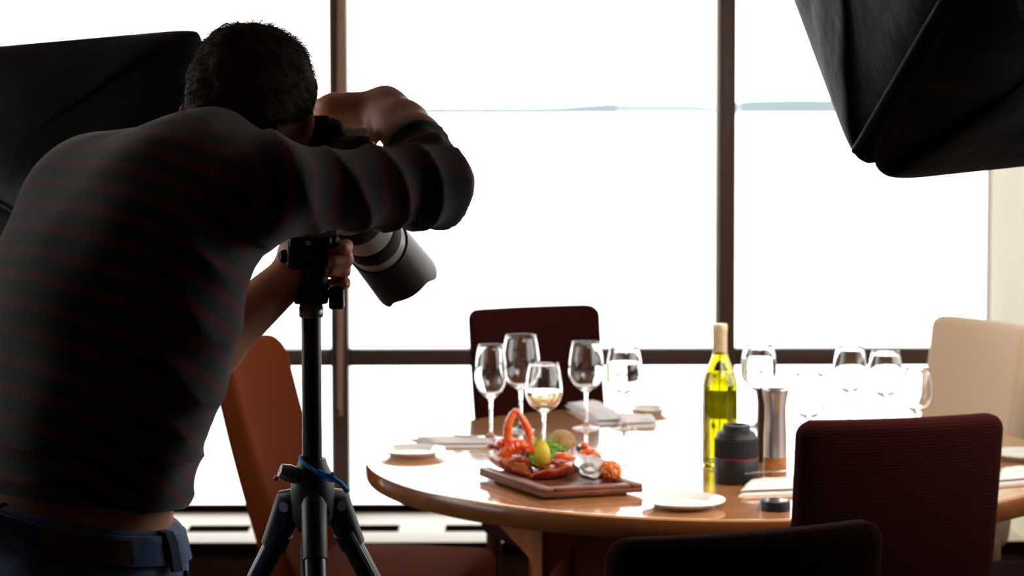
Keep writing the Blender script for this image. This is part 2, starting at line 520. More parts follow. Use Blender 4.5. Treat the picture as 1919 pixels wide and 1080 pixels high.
# the sea and the far shore
sea = struct(MB().box(-9000, 9000, YW + 4, 26000, -12.2, -12).build('sea', SEA))
hl = MB()
def hill_strip(px0, px1, hfun, Y, n=80):
    top = []
    for i in range(n + 1):
        px = px0 + (px1 - px0) * i / n
        X = (px - CX) / F * Y
        top.append((X, hfun(px)))
    vs, fs = [], []
    for i, (X, h) in enumerate(top):
        for j in range(5):
            t = j / 4
            vs.append(Vector((X, Y + (t - .5) * 1600, -13 + (h + 13) * math.sin(math.pi * t) ** .7 if 0 < j < 4 else -13)))
    for i in range(n):
        for j in range(4):
            a = i * 5 + j
            fs.append((a, a + 1, a + 6, a + 5))
    for i in (0, n):
        fs.append(tuple(i * 5 + j for j in range(5)))
    hl.add(vs, fs)
def hh(px):
    k = 4 + 3 * noise.noise(Vector((px / 120, 0, 3))) + 2 * noise.noise(Vector((px / 30, 1, 3)))
    if px < 1040: base = 1.0
    elif px < 1140: base = 1.0 + 3.5 * (px - 1040) / 100
    elif px < 1290: base = 4
    elif px < 1330: base = 4 - 2.5 * (px - 1290) / 40
    elif px < 1400: base = 1.5 + 5 * (px - 1330) / 70
    else: base = 7
    return max(8, (base * 9000 / F) * 2.2 + k + 7)
hill_strip(700, 2000, hh, 9000)
hills = struct(hl.build('far_hills', HILLS, smooth=True))

# ------------------------------------------------------------------ chairs
CH_H = .965
CH_W = .385


def make_chair(fab, name, label, group, recline=.11, rc=.03, width=1.0):
    r = empty(name, (0, 0, 0), 0, label, 'chair', group)
    hb, z0 = CH_H - .40, .40

    def bend(x, y, z):
        t = (z + hb / 2) / hb                     # 0 bottom .. 1 top
        wv = 1.0 + .03 * t
        yy = -.215 - recline * t ** 1.3 - .02 * math.sin(math.pi * t) + y * (1 - .3 * t) + .028 * (x / .2) ** 2 * (.4 + .6 * t)
        return (x * wv, yy, z0 + hb / 2 + z)
    MB().slab(CH_W * width, hb, .075, rc, .022, bend).build('backrest', fab, r)

    def seat(x, y, z):
        return (x, z + .0, .398 + y + (.008 if y > 0 else 0) * math.cos(x * 6) * math.cos(z * 6))
    MB().slab(.43, .44, .09, .05, .03, seat).build('seat', fab, r)
    for sx in (-1, 1):
        for sy in (-1, 1):
            g = MB()
            sp = .03 if sy < 0 else .0
            g.tube([(sx * .175, sy * .18, .40), (sx * .175, sy * (.18 + sp * .4), .2), (sx * .175, sy * (.18 + sp), 0)], [.024, .021, .016], n=8)
            g.build('leg', LEG_M, r)
    return r


def chair_at(o, A, B, toward, off=.33):
    """A, B: pixel + depth ends of the backrest's top edge"""
    mid = (A + B) / 2
    d = (B - A); n = Vector((-d.y, d.x, 0)).normalized()
    if n.dot(Vector(toward) - mid) < 0: n = -n
    o.location = (mid.x + n.x * off, mid.y + n.y * off, 0)
    o.rotation_euler = (0, 0, math.atan2(-n.x, n.y))


def topd(px, py):
    return onz(px, py, CH_H)


TC = Vector((.45, 4.75, 0))
ch = make_chair(MAROON, 'dining_chair', 'ribbed dark maroon chair in the very foreground, only its back top showing', 'maroon upholstered dining chairs')
chair_at(ch, topd(1178, 1018), topd(1650, 982), TC)
c2 = copy_tree(ch); c2['label'] = 'near black maroon chair with its back to us, tucked against the table front'
chair_at(c2, topd(1519, 794), topd(1878, 780), TC)
c3 = copy_tree(ch); c3['label'] = 'maroon chair behind the table, facing us behind the wine glasses'
chair_at(c3, topd(880, 579), topd(1101, 570), TC)
c4 = copy_tree(ch); c4['label'] = 'dark chair at the bottom right corner of the picture, only its seat showing'
c4.location = (1.2, 4.84, 0); c4.rotation_euler = (0, 0, math.radians(92))
c5 = make_chair(RUST, 'dining_chair', 'rust brown chair seen from its side between the man and the tripod', 'rust upholstered dining chair', recline=.17, rc=.06, width=1.12)
c5.location = (-.36, 5.05, 0)
lc_a, lc_b = Vector((-.715, 4.93, 0)), Vector((-.635, 5.33, 0))
chair_at(c5, lc_a, lc_b, TC, .39)
c6 = make_chair(LIT_BEIGE, 'dining_chair', 'pale beige chair in bright light at the right beside the cream wall', 'beige upholstered dining chair')
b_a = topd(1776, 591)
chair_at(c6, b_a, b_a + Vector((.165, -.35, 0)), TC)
for c_ in (c5, c6):
    if 'group' in c_: del c_['group']

# ------------------------------------------------------------------ the table
ZT = .75
tb = empty('dining_table', (TC.x, TC.y, 0), 0, 'round polished orange-brown wooden dining table laid for a meal by the window', 'table')
RT = .78
prof = [(0, ZT), (RT * .5, ZT), (RT - .016, ZT), (RT - .013, ZT), (RT - .010, ZT), (RT - .003, ZT - .003), (RT, ZT - .010), (RT, ZT - .034), (RT - .004, ZT - .042), (RT * .5, ZT - .042), (0, ZT - .042)]
tp = MB().lathe(prof, n=160)
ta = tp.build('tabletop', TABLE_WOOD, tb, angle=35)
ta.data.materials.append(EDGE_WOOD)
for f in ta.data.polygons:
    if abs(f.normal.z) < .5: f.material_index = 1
bs = MB().box(-.36, .36, -.30, .30, .02, ZT - .042).build('pedestal', BASE_WOOD, tb)
for sx in (-1, 1):
    for sy in (-1, 1):
        MB().box(sx * .36 - .03, sx * .36 + .03, sy * .30 - .03, sy * .30 + .03, 0, ZT - .043, bev=.006).build('corner_post', BASE_WOOD, tb)
for k in range(5):
    x0 = -.32 + k * .13
    MB().box(x0, x0 + .118, -.312, -.299, .05, ZT - .075, bev=.004).build('front_panel', BASE_WOOD, tb)


def corbel(a, rad, th=.036):
    """curved bracket with a slim leg, from the pedestal out to the rim"""
    g = MB()
    n = 12
    pts = []
    top = ZT - .042
    r0, r1 = .36, rad
    for i in range(n + 1):
        t = i / n
        pts.append((r0 + (r1 - r0) * t, top - .055 - .085 * (t ** 1.8)))
    vs, fs = [], []
    for s in (-th / 2, th / 2):
        for r_, z_ in pts: vs.append((r_, s, z_))
        for r_, z_ in pts: vs.append((r_, s, top))
    m = 2 * (n + 1)
    for i in range(n):
        fs.append((i, i + 1, n + 2 + i, n + 1 + i)); fs.append((m + i, m + n + 1 + i, m + n + 2 + i, m + i + 1))
        fs.append((i, m + i, m + i + 1, i + 1)); fs.append((n + 1 + i, n + 2 + i, m + n + 2 + i, m + n + 1 + i))
    fs.append((0, n + 1, m + n + 1, m)); fs.append((n, m + n, m + 2 * n + 1, 2 * n + 1))
    g.add(vs, fs)
    g.box(r1 - .012, r1 + .012, -.013, .013, 0, top)
    M_ = Matrix.Rotation(a, 4, 'Z')
    g.v = [M_ @ v for v in g.v]
    return g
for a in (227, 313, 47, 133):
    corbel(math.radians(a), .575).build('bracket_leg', BASE_WOOD, tb, angle=30)

def apron(a0, a1):
    """curved board from a leg back along the rim"""
    A = Vector((math.cos(a0) * .572, math.sin(a0) * .572, 0)); B = Vector((math.cos(a1) * .555, math.sin(a1) * .555, 0))
    n = (B - A).cross(Vector((0, 0, 1))).normalized() * .011
    top = ZT - .0425; N = 12; vs, fs = [], []
    for i in range(N + 1):
        t = i / N
        p = A.lerp(B, t); zb = top - .036 - .088 * (1 - t) ** 1.4
        for q in (p - n, p + n):
            vs += [(q.x, q.y, top), (q.x, q.y, zb)]
    for i in range(N):
        k = i * 4
        fs += [(k, k + 1, k + 5, k + 4), (k + 2, k + 6, k + 7, k + 3), (k, k + 4, k + 6, k + 2), (k + 1, k + 3, k + 7, k + 5)]
    fs += [(0, 2, 3, 1), (4 * N, 4 * N + 1, 4 * N + 3, 4 * N + 2)]
    return MB().add(vs, fs)
for a0, a1 in ((227, 194), (313, 346), (47, 14), (133, 166)):
    apron(math.radians(a0), math.radians(a1)).build('curved_apron', BASE_WOOD, tb, angle=30)

# ------------------------------------------------------------------ things on the table


def rest(px, py):
    return onz(px, py, ZT)


GP = [(0, .004), (.010, .0045), (.028, .0025), (.034, .0008), (.0335, 0), (0, 0)]


def glass_profile(H, rmax, stem=.085, rim=None):
    """closed outline, outside up and inside down"""
    rim = rim or rmax * .78
    wt = .0017
    out = [(0, 0), (.033, 0), (.0345, .0012), (.030, .0028), (.012, .0055), (.0052, .010), (.0040, .02), (.0037, stem * .6), (.0045, stem - .008), (.008, stem)]
    ins = []
    bh = H - stem
    for i in range(1, 15):
        t = i / 14
        # egg-shaped bowl, widest at 40 %
        if t < .42:
            r = rmax * math.sin(math.pi / 2 * (t / .42) ** .62)
        else:
            u = (t - .42) / .58
            r = rmax + (rim - rmax) * (u ** 1.7)
        out.append((max(r, .009), stem + bh * t))
        ins.append((max(r - wt, .006), stem + bh * t + (0 if t > .3 else .0015)))
    return out, ins[::-1] + [(0, stem + .006)]


def liquid(ins, z0, z1, gap=-.0003):
    pts = [(0, z0 + .0008)]
    for r, z in ins[::-1]:
        if r > .001 and z < z1: pts.append((r - gap, z + .0006))
    # rim of the liquid
    rr = pts[-1][0] + .0005
    pts.append((rr, z1)); pts.append((0, z1))
    return pts


def make_glass(name, H, rmax, label, group, fill=None, fmat=None, stem=.085):
    r = empty(name, (0, 0, 0), 0, label, 'wine glass', group)
    out, ins = glass_profile(H, rmax, stem)
    MB().lathe(out + ins, n=48).build('bowl_and_stem', GLASS, r, angle=80)
    if fill:
        MB().lathe(liquid(ins, stem + .006, fill), n=48).build('wine' if fmat is WINE else 'water', fmat, r, angle=60)
    return r


GG = 'stemmed wine glasses on the table'
gl = [  # px, base y, glass height px, bowl width px, fill px above base, mat, label
    (919, 822, 645, 60, None, None, 'empty wine glass, leftmost on the table, in front of the maroon chair'),
    (975, 806, 627, 72, None, None, 'tallest empty wine glass, between the leftmost glass and the wine filled one'),
    (1018, 842, 679, 70, 733, WINE, 'glass half full of pale white wine behind the seafood'),
    (1097, 803, 640, 67, None, None, 'empty wine glass overlapping the right edge of the maroon chair back'),
    (1168, 805, 650, 70, 680, WATER, 'glass filled with water just right of the maroon chair'),
    (1420, 800, 646, 68, 672, WATER, 'water glass standing behind the pepper mills, right of the wine bottle'),
    (1591, 805, 649, 64, None, None, 'empty wine glass, left of the trio in front of the beige chair'),
    (1657, 812, 658, 66, None, None, 'wine glass in the middle of the trio before the beige chair'),
    (1716, 838, 690, 60, None, None, 'low wine glass next to the left edge of the beige chair back'),
    (1514, 850, 700, 66, None, None, 'wine glass partly behind the dark chair top, right of the mills'),
]
for i, (px, py, ty, bw, fy, fm, lab) in enumerate(gl):
    b = rest(px, py)
    H = P(px, ty, b.y + .02).z - ZT
    rm = bw / 2 / F * b.y
    fz = (P(px, fy, b.y - .0).z - ZT) if fy else None
    g = make_glass('wine_glass', H, rm, lab, GG, fz, fm, stem=H * .43)
    g.location = b

# plates
def plate(px, py, wpx, label, z=ZT, raise_=.0):
    b = onz(px, py, z)
    R = wpx / 2 / F * b.y
    o = empty('side_plate', b, 0, label, 'plate', 'white side plates')
    pr = [(0, .004), (R * .62, .004), (R * .68, .006), (R * .74, .0095), (R * .97, .0140), (R, .0150), (R * .995, .0125), (R * .76, .006), (R * .70, .001), (R * .68, 0), (R * .62, 0), (R * .60, .0015), (0, .0015)]
    MB().lathe(pr, n=64).build('dish', CHINA, o)
    return o
plate(772, 853, 124, 'white side plate at the far left rim of the table')
plate(1279, 950, 158, 'white side plate at the front rim of the table below the wine bottle')
plate(1212, 775, 80, 'small white plate at the back of the table right of the water glass')
plate(1915, 862, 120, 'white plate at the right edge of the picture beyond the dark chair')


# napkins
def napkin(pts, label, th=.012, folds=2, seed=1, name='folded_napkin'):
    """pts: 4 table pixels (back-left, back-right, front-right, front-left)"""
    q = [rest(*p) for p in pts]
    c = sum(q, Vector()) / 4
    o = empty(name, c, 0, label, 'napkin', 'folded white napkins')
    for k in range(folds):
        n1, n2 = 26, 12
        g = MB(); vs = []; fs = []
        sh = .06 * k
        for s in (1, 0):
            for i in range(n1 + 1):
                for j in range(n2 + 1):
                    u, v = i / n1, j / n2
                    uu = .5 + (u - .5) * (1 - sh)
                    vv = .5 + (v - .5) * (1 - sh * 1.2)
                    p = q[0].lerp(q[1], uu).lerp(q[3].lerp(q[2], uu), vv) - c
                    e = min(1, min(u, 1 - u) * 9 + .02) ** .5 * min(1, min(v, 1 - v) * 3.2 + .02) ** .6
                    wv = .0035 * noise.noise(Vector((u * 4 + seed, v * 3, k))) * e
                    crease = -.0022 * math.exp(-((v - .35 - .3 * u) / .05) ** 2)
                    zb = k * (th / folds) * .8
                    z = zb + (th / folds) * (.15 + .95 * e) + (wv + crease) * (k == folds - 1) if s else zb + (th / folds) * .25 * (1 - e) * (k > 0)
                    edge = .002 * noise.noise(Vector((u * 9, v * 9, seed + k)))
                    vs.append(Vector((p.x + edge, p.y + edge, max(z, 0))))
        m = (n1 + 1) * (n2 + 1)
        for s in (0, 1):
            for i in range(n1):
                for j in range(n2):
                    a = s * m + i * (n2 + 1) + j
                    fs.append((a, a + 1, a + n2 + 2, a + n2 + 1))
        for i in range(n1):
            for j in (0, n2):
                a = i * (n2 + 1) + j; b = a + n2 + 1
                fs.append((a, b, b + m, a + m))
        for j in range(n2):
            for i in (0, n1):
                a = i * (n2 + 1) + j; b = a + 1
                fs.append((a, b, b + m, a + m))
        g.add(vs, fs)
        g.build('fold', CLOTH, o, angle=60)
    return o


napkin([(765, 824), (905, 826), (935, 838), (815, 838)], 'flat folded napkin behind the leftmost plate', th=.016, seed=2)
napkin([(1058, 762), (1110, 756), (1180, 795), (1120, 797)], 'large white folded napkin at the back of the table under the glasses', th=.020, seed=5)
napkin([(1150, 782), (1225, 788), (1232, 800), (1160, 803)], 'small rolled napkin in front of the small back plate', th=.020, seed=7)
napkin([(1402, 912), (1500, 904), (1500, 928), (1382, 932)], 'folded napkin between the spare lens and the dark chair', th=.022, seed=9)
napkin([(1875, 888), (1950, 882), (1950, 906), (1862, 913)], 'folded napkin at the right edge of the picture below the plate', th=.02, seed=11)


def cutlery(name, a, b, label, z0, cat):
    A, B = rest(*a), rest(*b)
    c = (A + B) / 2; c.z = z0
    o = empty(name, c, math.atan2(B.y - A.y, B.x - A.x), label, cat, 'table cutlery on the napkins')
    L = (B - A).length
    g = MB()
    g.tube([(-L / 2, 0, .003), (-L * .2, 0, .003), (L * .1, 0, .003)], [.005, .0045, .003], n=8, flat=.5, up=(0, 0, 1))
    g.build('handle', STEEL, o)
    h = MB()
    if name == 'table_knife':
        h.tube([(L * .08, 0, .0025), (L * .3, 0, .0025), (L * .5, 0, .0025)], [.004, .009, .002], n=8, flat=.12, up=(0, 0, 1))
        h.build('blade', STEEL, o)
    else:
        h.tube([(L * .08, 0, .003), (L * .2, 0, .0028), (L * .3, 0, .0028)], [.003, .010, .011], n=8, flat=.15, up=(0, 0, 1))
        for k in (-1.5, -.5, .5, 1.5):
            h.tube([(L * .29, k * .0055, .003), (L * .5, k * .005, .004)], [.0018, .0009], n=6)
        h.build('tines', STEEL, o)
    return o
cutlery('table_knife', (1392, 912), (1478, 905), 'steel knife lying on the napkin beside the dark chair', ZT + .0222, 'knife')
cutlery('table_fork', (850, 832), (925, 835), 'steel fork lying on the flat napkin at the left of the table', ZT + .0165, 'fork')

# wine bottle
bp = rest(1347, 873)
bo = empty('wine_bottle', bp, 0, 'yellow-green glass wine bottle with cream foil neck standing on the table', 'bottle')
Hb = P(1352, 608, bp.y).z - ZT
Rb = 33 / F * bp.y
k_ = Hb / .30
zs = lambda z: z * k_
outp = [(0, .004), (Rb * .5, .001), (Rb * .85, 0), (Rb * .97, .004), (Rb, .010), (Rb, zs(.165)), (Rb * .97, zs(.178)), (Rb * .85, zs(.195)), (Rb * .65, zs(.212)), (Rb * .48, zs(.228)), (Rb * .40, zs(.245)), (Rb * .385, zs(.290)), (Rb * .385, zs(.293))]
inn = [(Rb * .28, zs(.293)), (Rb * .28, zs(.245)), (Rb * .38, zs(.228)), (Rb * .56, zs(.211)), (Rb * .77, zs(.194)), (Rb * .90, zs(.177)), (Rb * .92, zs(.164)), (Rb * .92, .014), (Rb * .8, .009), (0, .012)]
MB().lathe(outp + inn, n=56).build('glass_body', BOTTLE, bo, angle=60)
MB().lathe([(0, .0130), (Rb * .78, .0085), (Rb * .93, .0140), (Rb * .93, zs(.164)), (Rb * .91, zs(.177)), (Rb * .78, zs(.194)), (Rb * .72, zs(.198)), (0, zs(.198))], n=48).build('wine', WINE, bo, angle=60)
MB().lathe([(0, zs(.3)), (Rb * .40, zs(.3)), (Rb * .43, zs(.297)), (Rb * .43, zs(.285)), (Rb * .415, zs(.28)), (Rb * .415, zs(.236)), (Rb * .395, zs(.236)), (Rb * .395, zs(.294)), (0, zs(.294))], n=40).build('foil_capsule', FOIL, bo, angle=60)
lb = MB()
vs, fs = [], []
n = 24
for i in range(n + 1):
    a = math.radians(10 + 150 * i / n)
    for rr in (Rb * 1.004, Rb * 1.012):
        for z in (zs(.095), zs(.155)):
            vs.append((rr * math.cos(a), rr * math.sin(a), z))
for i in range(n):
    a = i * 4
    fs += [(a, a + 1, a + 5, a + 4), (a + 2, a + 6, a + 7, a + 3), (a, a + 4, a + 6, a + 2), (a + 1, a + 3, a + 7, a + 5)]
fs += [(0, 2, 3, 1), (n * 4, n * 4 + 1, n * 4 + 3, n * 4 + 2)]
lb.add(vs, fs).build('label', LABEL, bo)

# mills
def mill(px, py, ty, wpx, label, m_body, foot):
    b = rest(px, py)
    H = P(px, ty, b.y).z - ZT
    R = wpx / 2 / F * b.y
    o = empty('pepper_mill', b, 0, label, 'pepper mill', 'tall waisted mills')
    MB().lathe([(0, H * .22), (R * .80, H * .22), (R * .80, H * .45), (R * .74, H * .66), (R * .74, H * .80), (R * .90, H * .955), (R * .92, H * .985), (R * .9, H), (0, H)], n=40).build('body', m_body, o, angle=40)
    MB().lathe([(0, 0), (R * .82, 0), (R * .84, .004), (R * .83, H * .10), (R * .81, H * .219), (0, H * .219)], n=40).build('foot', foot, o, angle=40)
    MB().lathe([(0, H * .985), (R * .86, H * .988), (R * .7, H * 1.012), (0, H * 1.018)], n=32).build('cap', STEEL, o)
    return o
mill(1451, 893, 729, 54, 'steel waisted pepper mill with amber foot, nearer of the two mills', DARKSTEEL, AMBER)
mill(1434, 866, 728, 44, 'dark waisted mill mostly hidden behind the steel pepper mill', LEG_M, LEG_M)

# spare camera lens and its cap
sp = rest(1378, 905)
so = empty('spare_lens', sp, 0, 'black spare camera lens standing upright on the table before the bottle', 'camera lens')
Hs = P(1378, 797, sp.y).z - ZT
Rs = 42 / F * sp.y
MB().lathe([(0, 0), (Rs * .96, 0), (Rs, .003), (Rs, Hs * .42), (Rs * .97, Hs * .44), (0, Hs * .44)], n=48).build('barrel', BLACK, so, angle=35)
rb = []
zz = Hs * .44
for i in range(7):
    rb += [(Rs * .99, zz), (Rs * .99, zz + Hs * .028), (Rs * .93, zz + Hs * .032), (Rs * .93, zz + Hs * .045)]
    zz += Hs * .048
MB().lathe([(0, Hs * .44)] + rb + [(0, zz)], n=64).build('focus_ring', RUBBER, so, angle=30)
MB().lathe([(0, Hs * .435), (Rs * 1.005, Hs * .435), (Rs * 1.005, Hs * .452), (0, Hs * .452)], n=48).build('red_ring', mat('red_lens_ring', (.25, .01, .015), rough=.3, var=.1), so)
MB().lathe([(0, zz), (Rs * .92, zz), (Rs * .84, Hs * .87), (Rs * .62, Hs * .92), (Rs * .60, Hs), (Rs * .45, Hs), (Rs * .42, Hs * .95), (0, Hs * .95)], n=48).build('mount_end', BLACK, so, angle=30)
cp = rest(1451, 957)
co = empty('lens_cap', cp, 0, 'small round black lens cap lying in front of the napkin by the dark chair', 'lens cap')
Rc = 29 / F * cp.y
MB().lathe([(0, 0), (Rc, 0), (Rc, .017), (Rc * .97, .019), (Rc * .86, .019), (Rc * .84, .016), (0, .016)], n=48).build('cap_body', BLACK, co, angle=35)
MB().lathe([(0, .0165), (Rc * .8, .0165), (Rc * .8, .0195), (0, .0195)], n=40).build('cap_top', mat('glossy_black', (.03, .03, .03), rough=.12, coat=1, var=.1), co)

# ------------------------------------------------------------------ seafood board
bz = .774
bn, bl_, br = onz(1016, 917, bz), onz(896, 876, bz), onz(1204, 907, bz)
e1, e2 = (bl_ - bn), (br - bn)
bc = bn + (e1 + e2) / 2
board = empty('serving_board', (bc.x, bc.y, ZT), 0, 'dark wooden serving board with raised rails carrying the seafood', 'serving board')
u1, u2 = e1.normalized(), e2.normalized()
L1, L2 = e1.length, e2.length
Mb = Matrix((u2, u1, Vector((0, 0, 1)))).transposed().to_4x4()
Mb.translation = Vector((0, 0, 0))
MB().box(-L2 / 2, L2 / 2, -L1 / 2, L1 / 2, .006, .0155, m=Mb, bev=.002).build('board_panel', BOARD_WOOD, board)
for s in (-1, 1):
    MB().box(s * (L2 / 2 - .012) - .012, s * (L2 / 2 - .012) + .012, -L1 / 2, L1 / 2, .0145, .024, m=Mb, bev=.003).build('side_rail', BOARD_WOOD, board)
    MB().box(-L2 / 2 + .03, L2 / 2 - .03, s * (L1 / 2 - .02) - .010, s * (L1 / 2 - .02) + .010, 0, .0065, m=Mb).build('foot_rail', BOARD_WOOD, board)
MB().box(-L2 / 2 + .025, L2 / 2 - .025, -L1 / 2, -L1 / 2 + .022, .0145, .024, m=Mb, bev=.003).build('front_rail', BOARD_WOOD, board)
ZB = ZT + .0155


def onb(px, py):
    return onz(px, py, ZB)


def lobster_half(name, pix, rad, label, seed=0, flip=1):
    """half of a lobster: curved segmented shell trough holding its meat; pix gives its centre line on the board"""
    pts = [onb(*p) for p in pix]
    c = sum(pts, Vector()) / len(pts); c.z = ZB
    o = empty(name, c, 0, label, 'lobster', 'lobster halves on the board')
    # resample
    N = 44
    def at(t):
        k = t * (len(pts) - 1); i = min(int(k), len(pts) - 2); f = k - i
        f = f * f * (3 - 2 * f) * .3 + f * .7
        return pts[i].lerp(pts[i + 1], f) - c
    def rr(t):
        return rad * (math.sin(math.pi * min(1, (t * .93 + .05))) ** .45) * (1.0 - .30 * t)
    sh = MB(); vs, fs = [], []
    K = 14
    for i in range(N + 1):
        t = i / N
        p = at(t); tg = (at(min(1, t + .02)) - at(max(0, t - .02))).normalized(); sd = tg.cross(Vector((0, 0, 1))).normalized()
        r = rr(t) * (1 + (.07 * (1 - (t * 9 % 1)) if t > .35 else .0))
        for lay in (1.0, .90):
            for k in range(K + 1):
                a = math.pi * (k / K)
                wob = 1 + .14 * noise.noise(Vector((t * 22, k * .7, seed)))
                vs.append(p + sd * (math.cos(a) * r * lay * wob) + Vector((0, 0, r * .80 - math.sin(a) * r * .80 * lay + .001)))
    W = 2 * (K + 1)
    for i in range(N):
        for k in range(K):
            a = i * W + k
            fs.append((a, a + W, a + W + 1, a + 1))
            b = a + K + 1
            fs.append((b, b + 1, b + W + 1, b + W))
        for k in (0, K):
            a = i * W + k
            fs.append((a, a + K + 1, a + W + K + 1, a + W))
    sh.add(vs, fs).build('shell', LOB, o, angle=70)
    mt = MB(); vs, fs = [], []
    for i in range(N + 1):
        t = i / N; t2 = .04 + .92 * t
        p = at(t2); tg = (at(min(1, t2 + .02)) - at(max(0, t2 - .02))).normalized(); sd = tg.cross(Vector((0, 0, 1))).normalized()
        r = rr(t2) * .89 * (math.sin(math.pi * (t * .98 + .01)) ** .2)
        for k in range(17):
            a = 2 * math.pi * k / 16
            hgt = .35 if math.sin(a) > 0 else .68
            b = 1 + .26 * noise.noise(Vector((t * 20, k * .9, seed + 4)))
            vs.append(p + sd * math.cos(a) * r * b + Vector((0, 0, r * .78 + math.sin(a) * r * hgt * b)))
    for i in range(N):
        for k in range(16):
            a = i * 17 + k
            fs.append((a, a + 1, a + 18, a + 17))
    mt.add(vs, fs).build('meat', MEAT, o, angle=70)
    # little legs along the outer side
    for i in range(5):
        t = .12 + i * .09
        p = at(t); tg = (at(t + .02) - at(t - .02)).normalized(); sd = tg.cross(Vector((0, 0, 1))) * flip
        r = rr(t)
        g = MB()
        g.tube([p + sd * r * .9 + Vector((0, 0, r * .7)), p + sd * (r + .012) + Vector((0, 0, r * 1.0)), p + sd * (r + .018) - tg * .01 + Vector((0, 0, .006))], [.0034, .003, .001], n=6)
        g.build('leg', LOB, o)
    for s in (0, 1):
        g = MB()
        p = at(0); tg = (at(0) - at(.05)).normalized()
        pp = [p + Vector((0, 0, rad * .8)), p + tg * .02 + Vector((0, 0, rad * 1.3 + s * .006)), p + tg * .035 + Vector((.01 * s - .005, 0, rad * 1.2))]
        g.tube(pp, [.002, .0013, .0006], n=6)
        g.build('feeler', LOB, o)
    return o


lobster_half('lobster_half', [(926, 866), (943, 878), (964, 888), (992, 896)], .037, 'lobster half lying along the left side of the board', 1, -1)
lobster_half('lobster_half', [(1070, 878), (1054, 892), (1026, 899), (992, 899)], .034, 'lobster half curving along the front of the seafood pile below the lemon', 6, 1)


def claw(name, pts3, rads, label):
    c = pts3[0].copy(); c.z = ZB
    o = empty(name, c, 0, label, 'crab claw', 'orange crab claws')
    g = MB(); q = [p - c for p in pts3]
    # smooth through points
    Q, R = [], []
    for i in range(len(q) - 1):
        for k in range(6):
            f = k / 6
            p0 = q[max(i - 1, 0)]; p1 = q[i]; p2 = q[i + 1]; p3 = q[min(i + 2, len(q) - 1)]
            Q.append(.5 * ((2 * p1) + (p2 - p0) * f + (2 * p0 - 5 * p1 + 4 * p2 - p3) * f * f + (3 * p1 - p0 - 3 * p2 + p3) * f ** 3))
            R.append((rads[i] * (1 - f) + rads[i + 1] * f) * (1 + .10 * math.sin(i * 7 + k * 2.1)))
    Q.append(q[-1]); R.append(rads[-1])
    g.tube(Q, R, n=12)
    g.build('shell', CRAB, o)
    return o


fy = onb(965, 880).y
claw('crab_claw', [P(955, 845, fy), P(950, 815, fy), P(953, 790, fy - .005), P(965, 772, fy), P(974, 780, fy), P(983, 796, fy + .005), P(992, 818, fy + .01), P(996, 842, fy)], [.012, .0095, .0085, .0075, .006, .0085, .009, .010],
     'orange crab claw arching up highest above the seafood pile').location.z += 0
claw('crab_claw', [P(938, 872, fy), P(946, 850, fy - .01), P(960, 838, fy - .01), P(976, 836, fy - .01), P(992, 846, fy - .01)], [.012, .014, .016, .014, .008],
     'orange crab claw lying at the foot of the arching one')
claw('crab_claw', [P(1078, 862, fy - .03), P(1092, 852, fy - .03), P(1110, 850, fy - .03), P(1124, 860, fy - .03)], [.006, .009, .010, .005],
     'orange crab claw behind the open oyster')

def lobster_claw(px, py, s, rz, label, zo):
    b = onb(px, py); b.z += zo
    o = empty('lobster_claw', b, rz, label, 'lobster claw', 'red lobster claws in the pile')
    MB().sphere((0, 0, s * .42), s * .5, n=16, sc=(1.25, .8, .62), fn=lambda q: q * (1 + .16 * noise.noise(q * 90))).build('palm', LOB, o)
    for sy, nm, r in ((1, 'fixed_finger', .24), (-1, 'moving_finger', .19)):
        MB().tube([(s * .45, sy * s * .16, s * .42), (s * .8, sy * s * .30, s * .46), (s * 1.15, sy * s * .16, s * .42), (s * 1.3, sy * s * .02, s * .36)], [s * r, s * r * .85, s * r * .5, s * .03], n=10).build(nm, LOB, o)
    MB().tube([(-s * .5, 0, s * .4), (-s * .8, s * .1, s * .3), (-s * 1.05, s * .3, s * .22)], [s * .2, s * .22, s * .16], n=10).build('wrist_joint', MEAT, o)
    return o
lobster_claw(935, 874, .026, 2.5, 'red lobster claw at the left end of the seafood pile', .030)
lobster_claw(972, 892, .022, -.5, 'red lobster claw lying where the two lobster halves meet', .024)
lobster_claw(1040, 900, .020, .3, 'small red lobster claw on the front lobster half, right of the lemon', .028)

# cooked prawns
def prawn(px, py, r, ang, label, zoff=0.0):
    b = onb(px, py); b.z += zoff
    o = empty('cooked_prawn', b, ang, label, 'prawn', 'cooked prawns in the pile')
    Q = [Vector((math.cos(a) * r, math.sin(a) * r * .8, .010)) for a in [math.radians(-30 + 24 * i) for i in range(11)]]
    MB().tube(Q, [.003, .007, .009 , .0098, .0098, .0095, .009, .008, .0065, .005, .003], n=12).build('body', CRAB, o)
    t = MB()
    for s in (-1, 1):
        t.tube([Q[-1], Q[-1] + Vector((-.008, -.006 + s * .007, .003))], [.003, .005], n=8, flat=.3, up=(0, 0, 1))
    t.build('tail_fan', LOB, o)
    return o
prawn(1003, 882, .020, 2.0, 'curled prawn lying between the lobster halves', .034)
prawn(950, 880, .018, .6, 'curled prawn on top of the left lobster half', .046)
prawn(1056, 892, .014, 3.0, 'curled prawn on the right end of the front lobster half', .030)

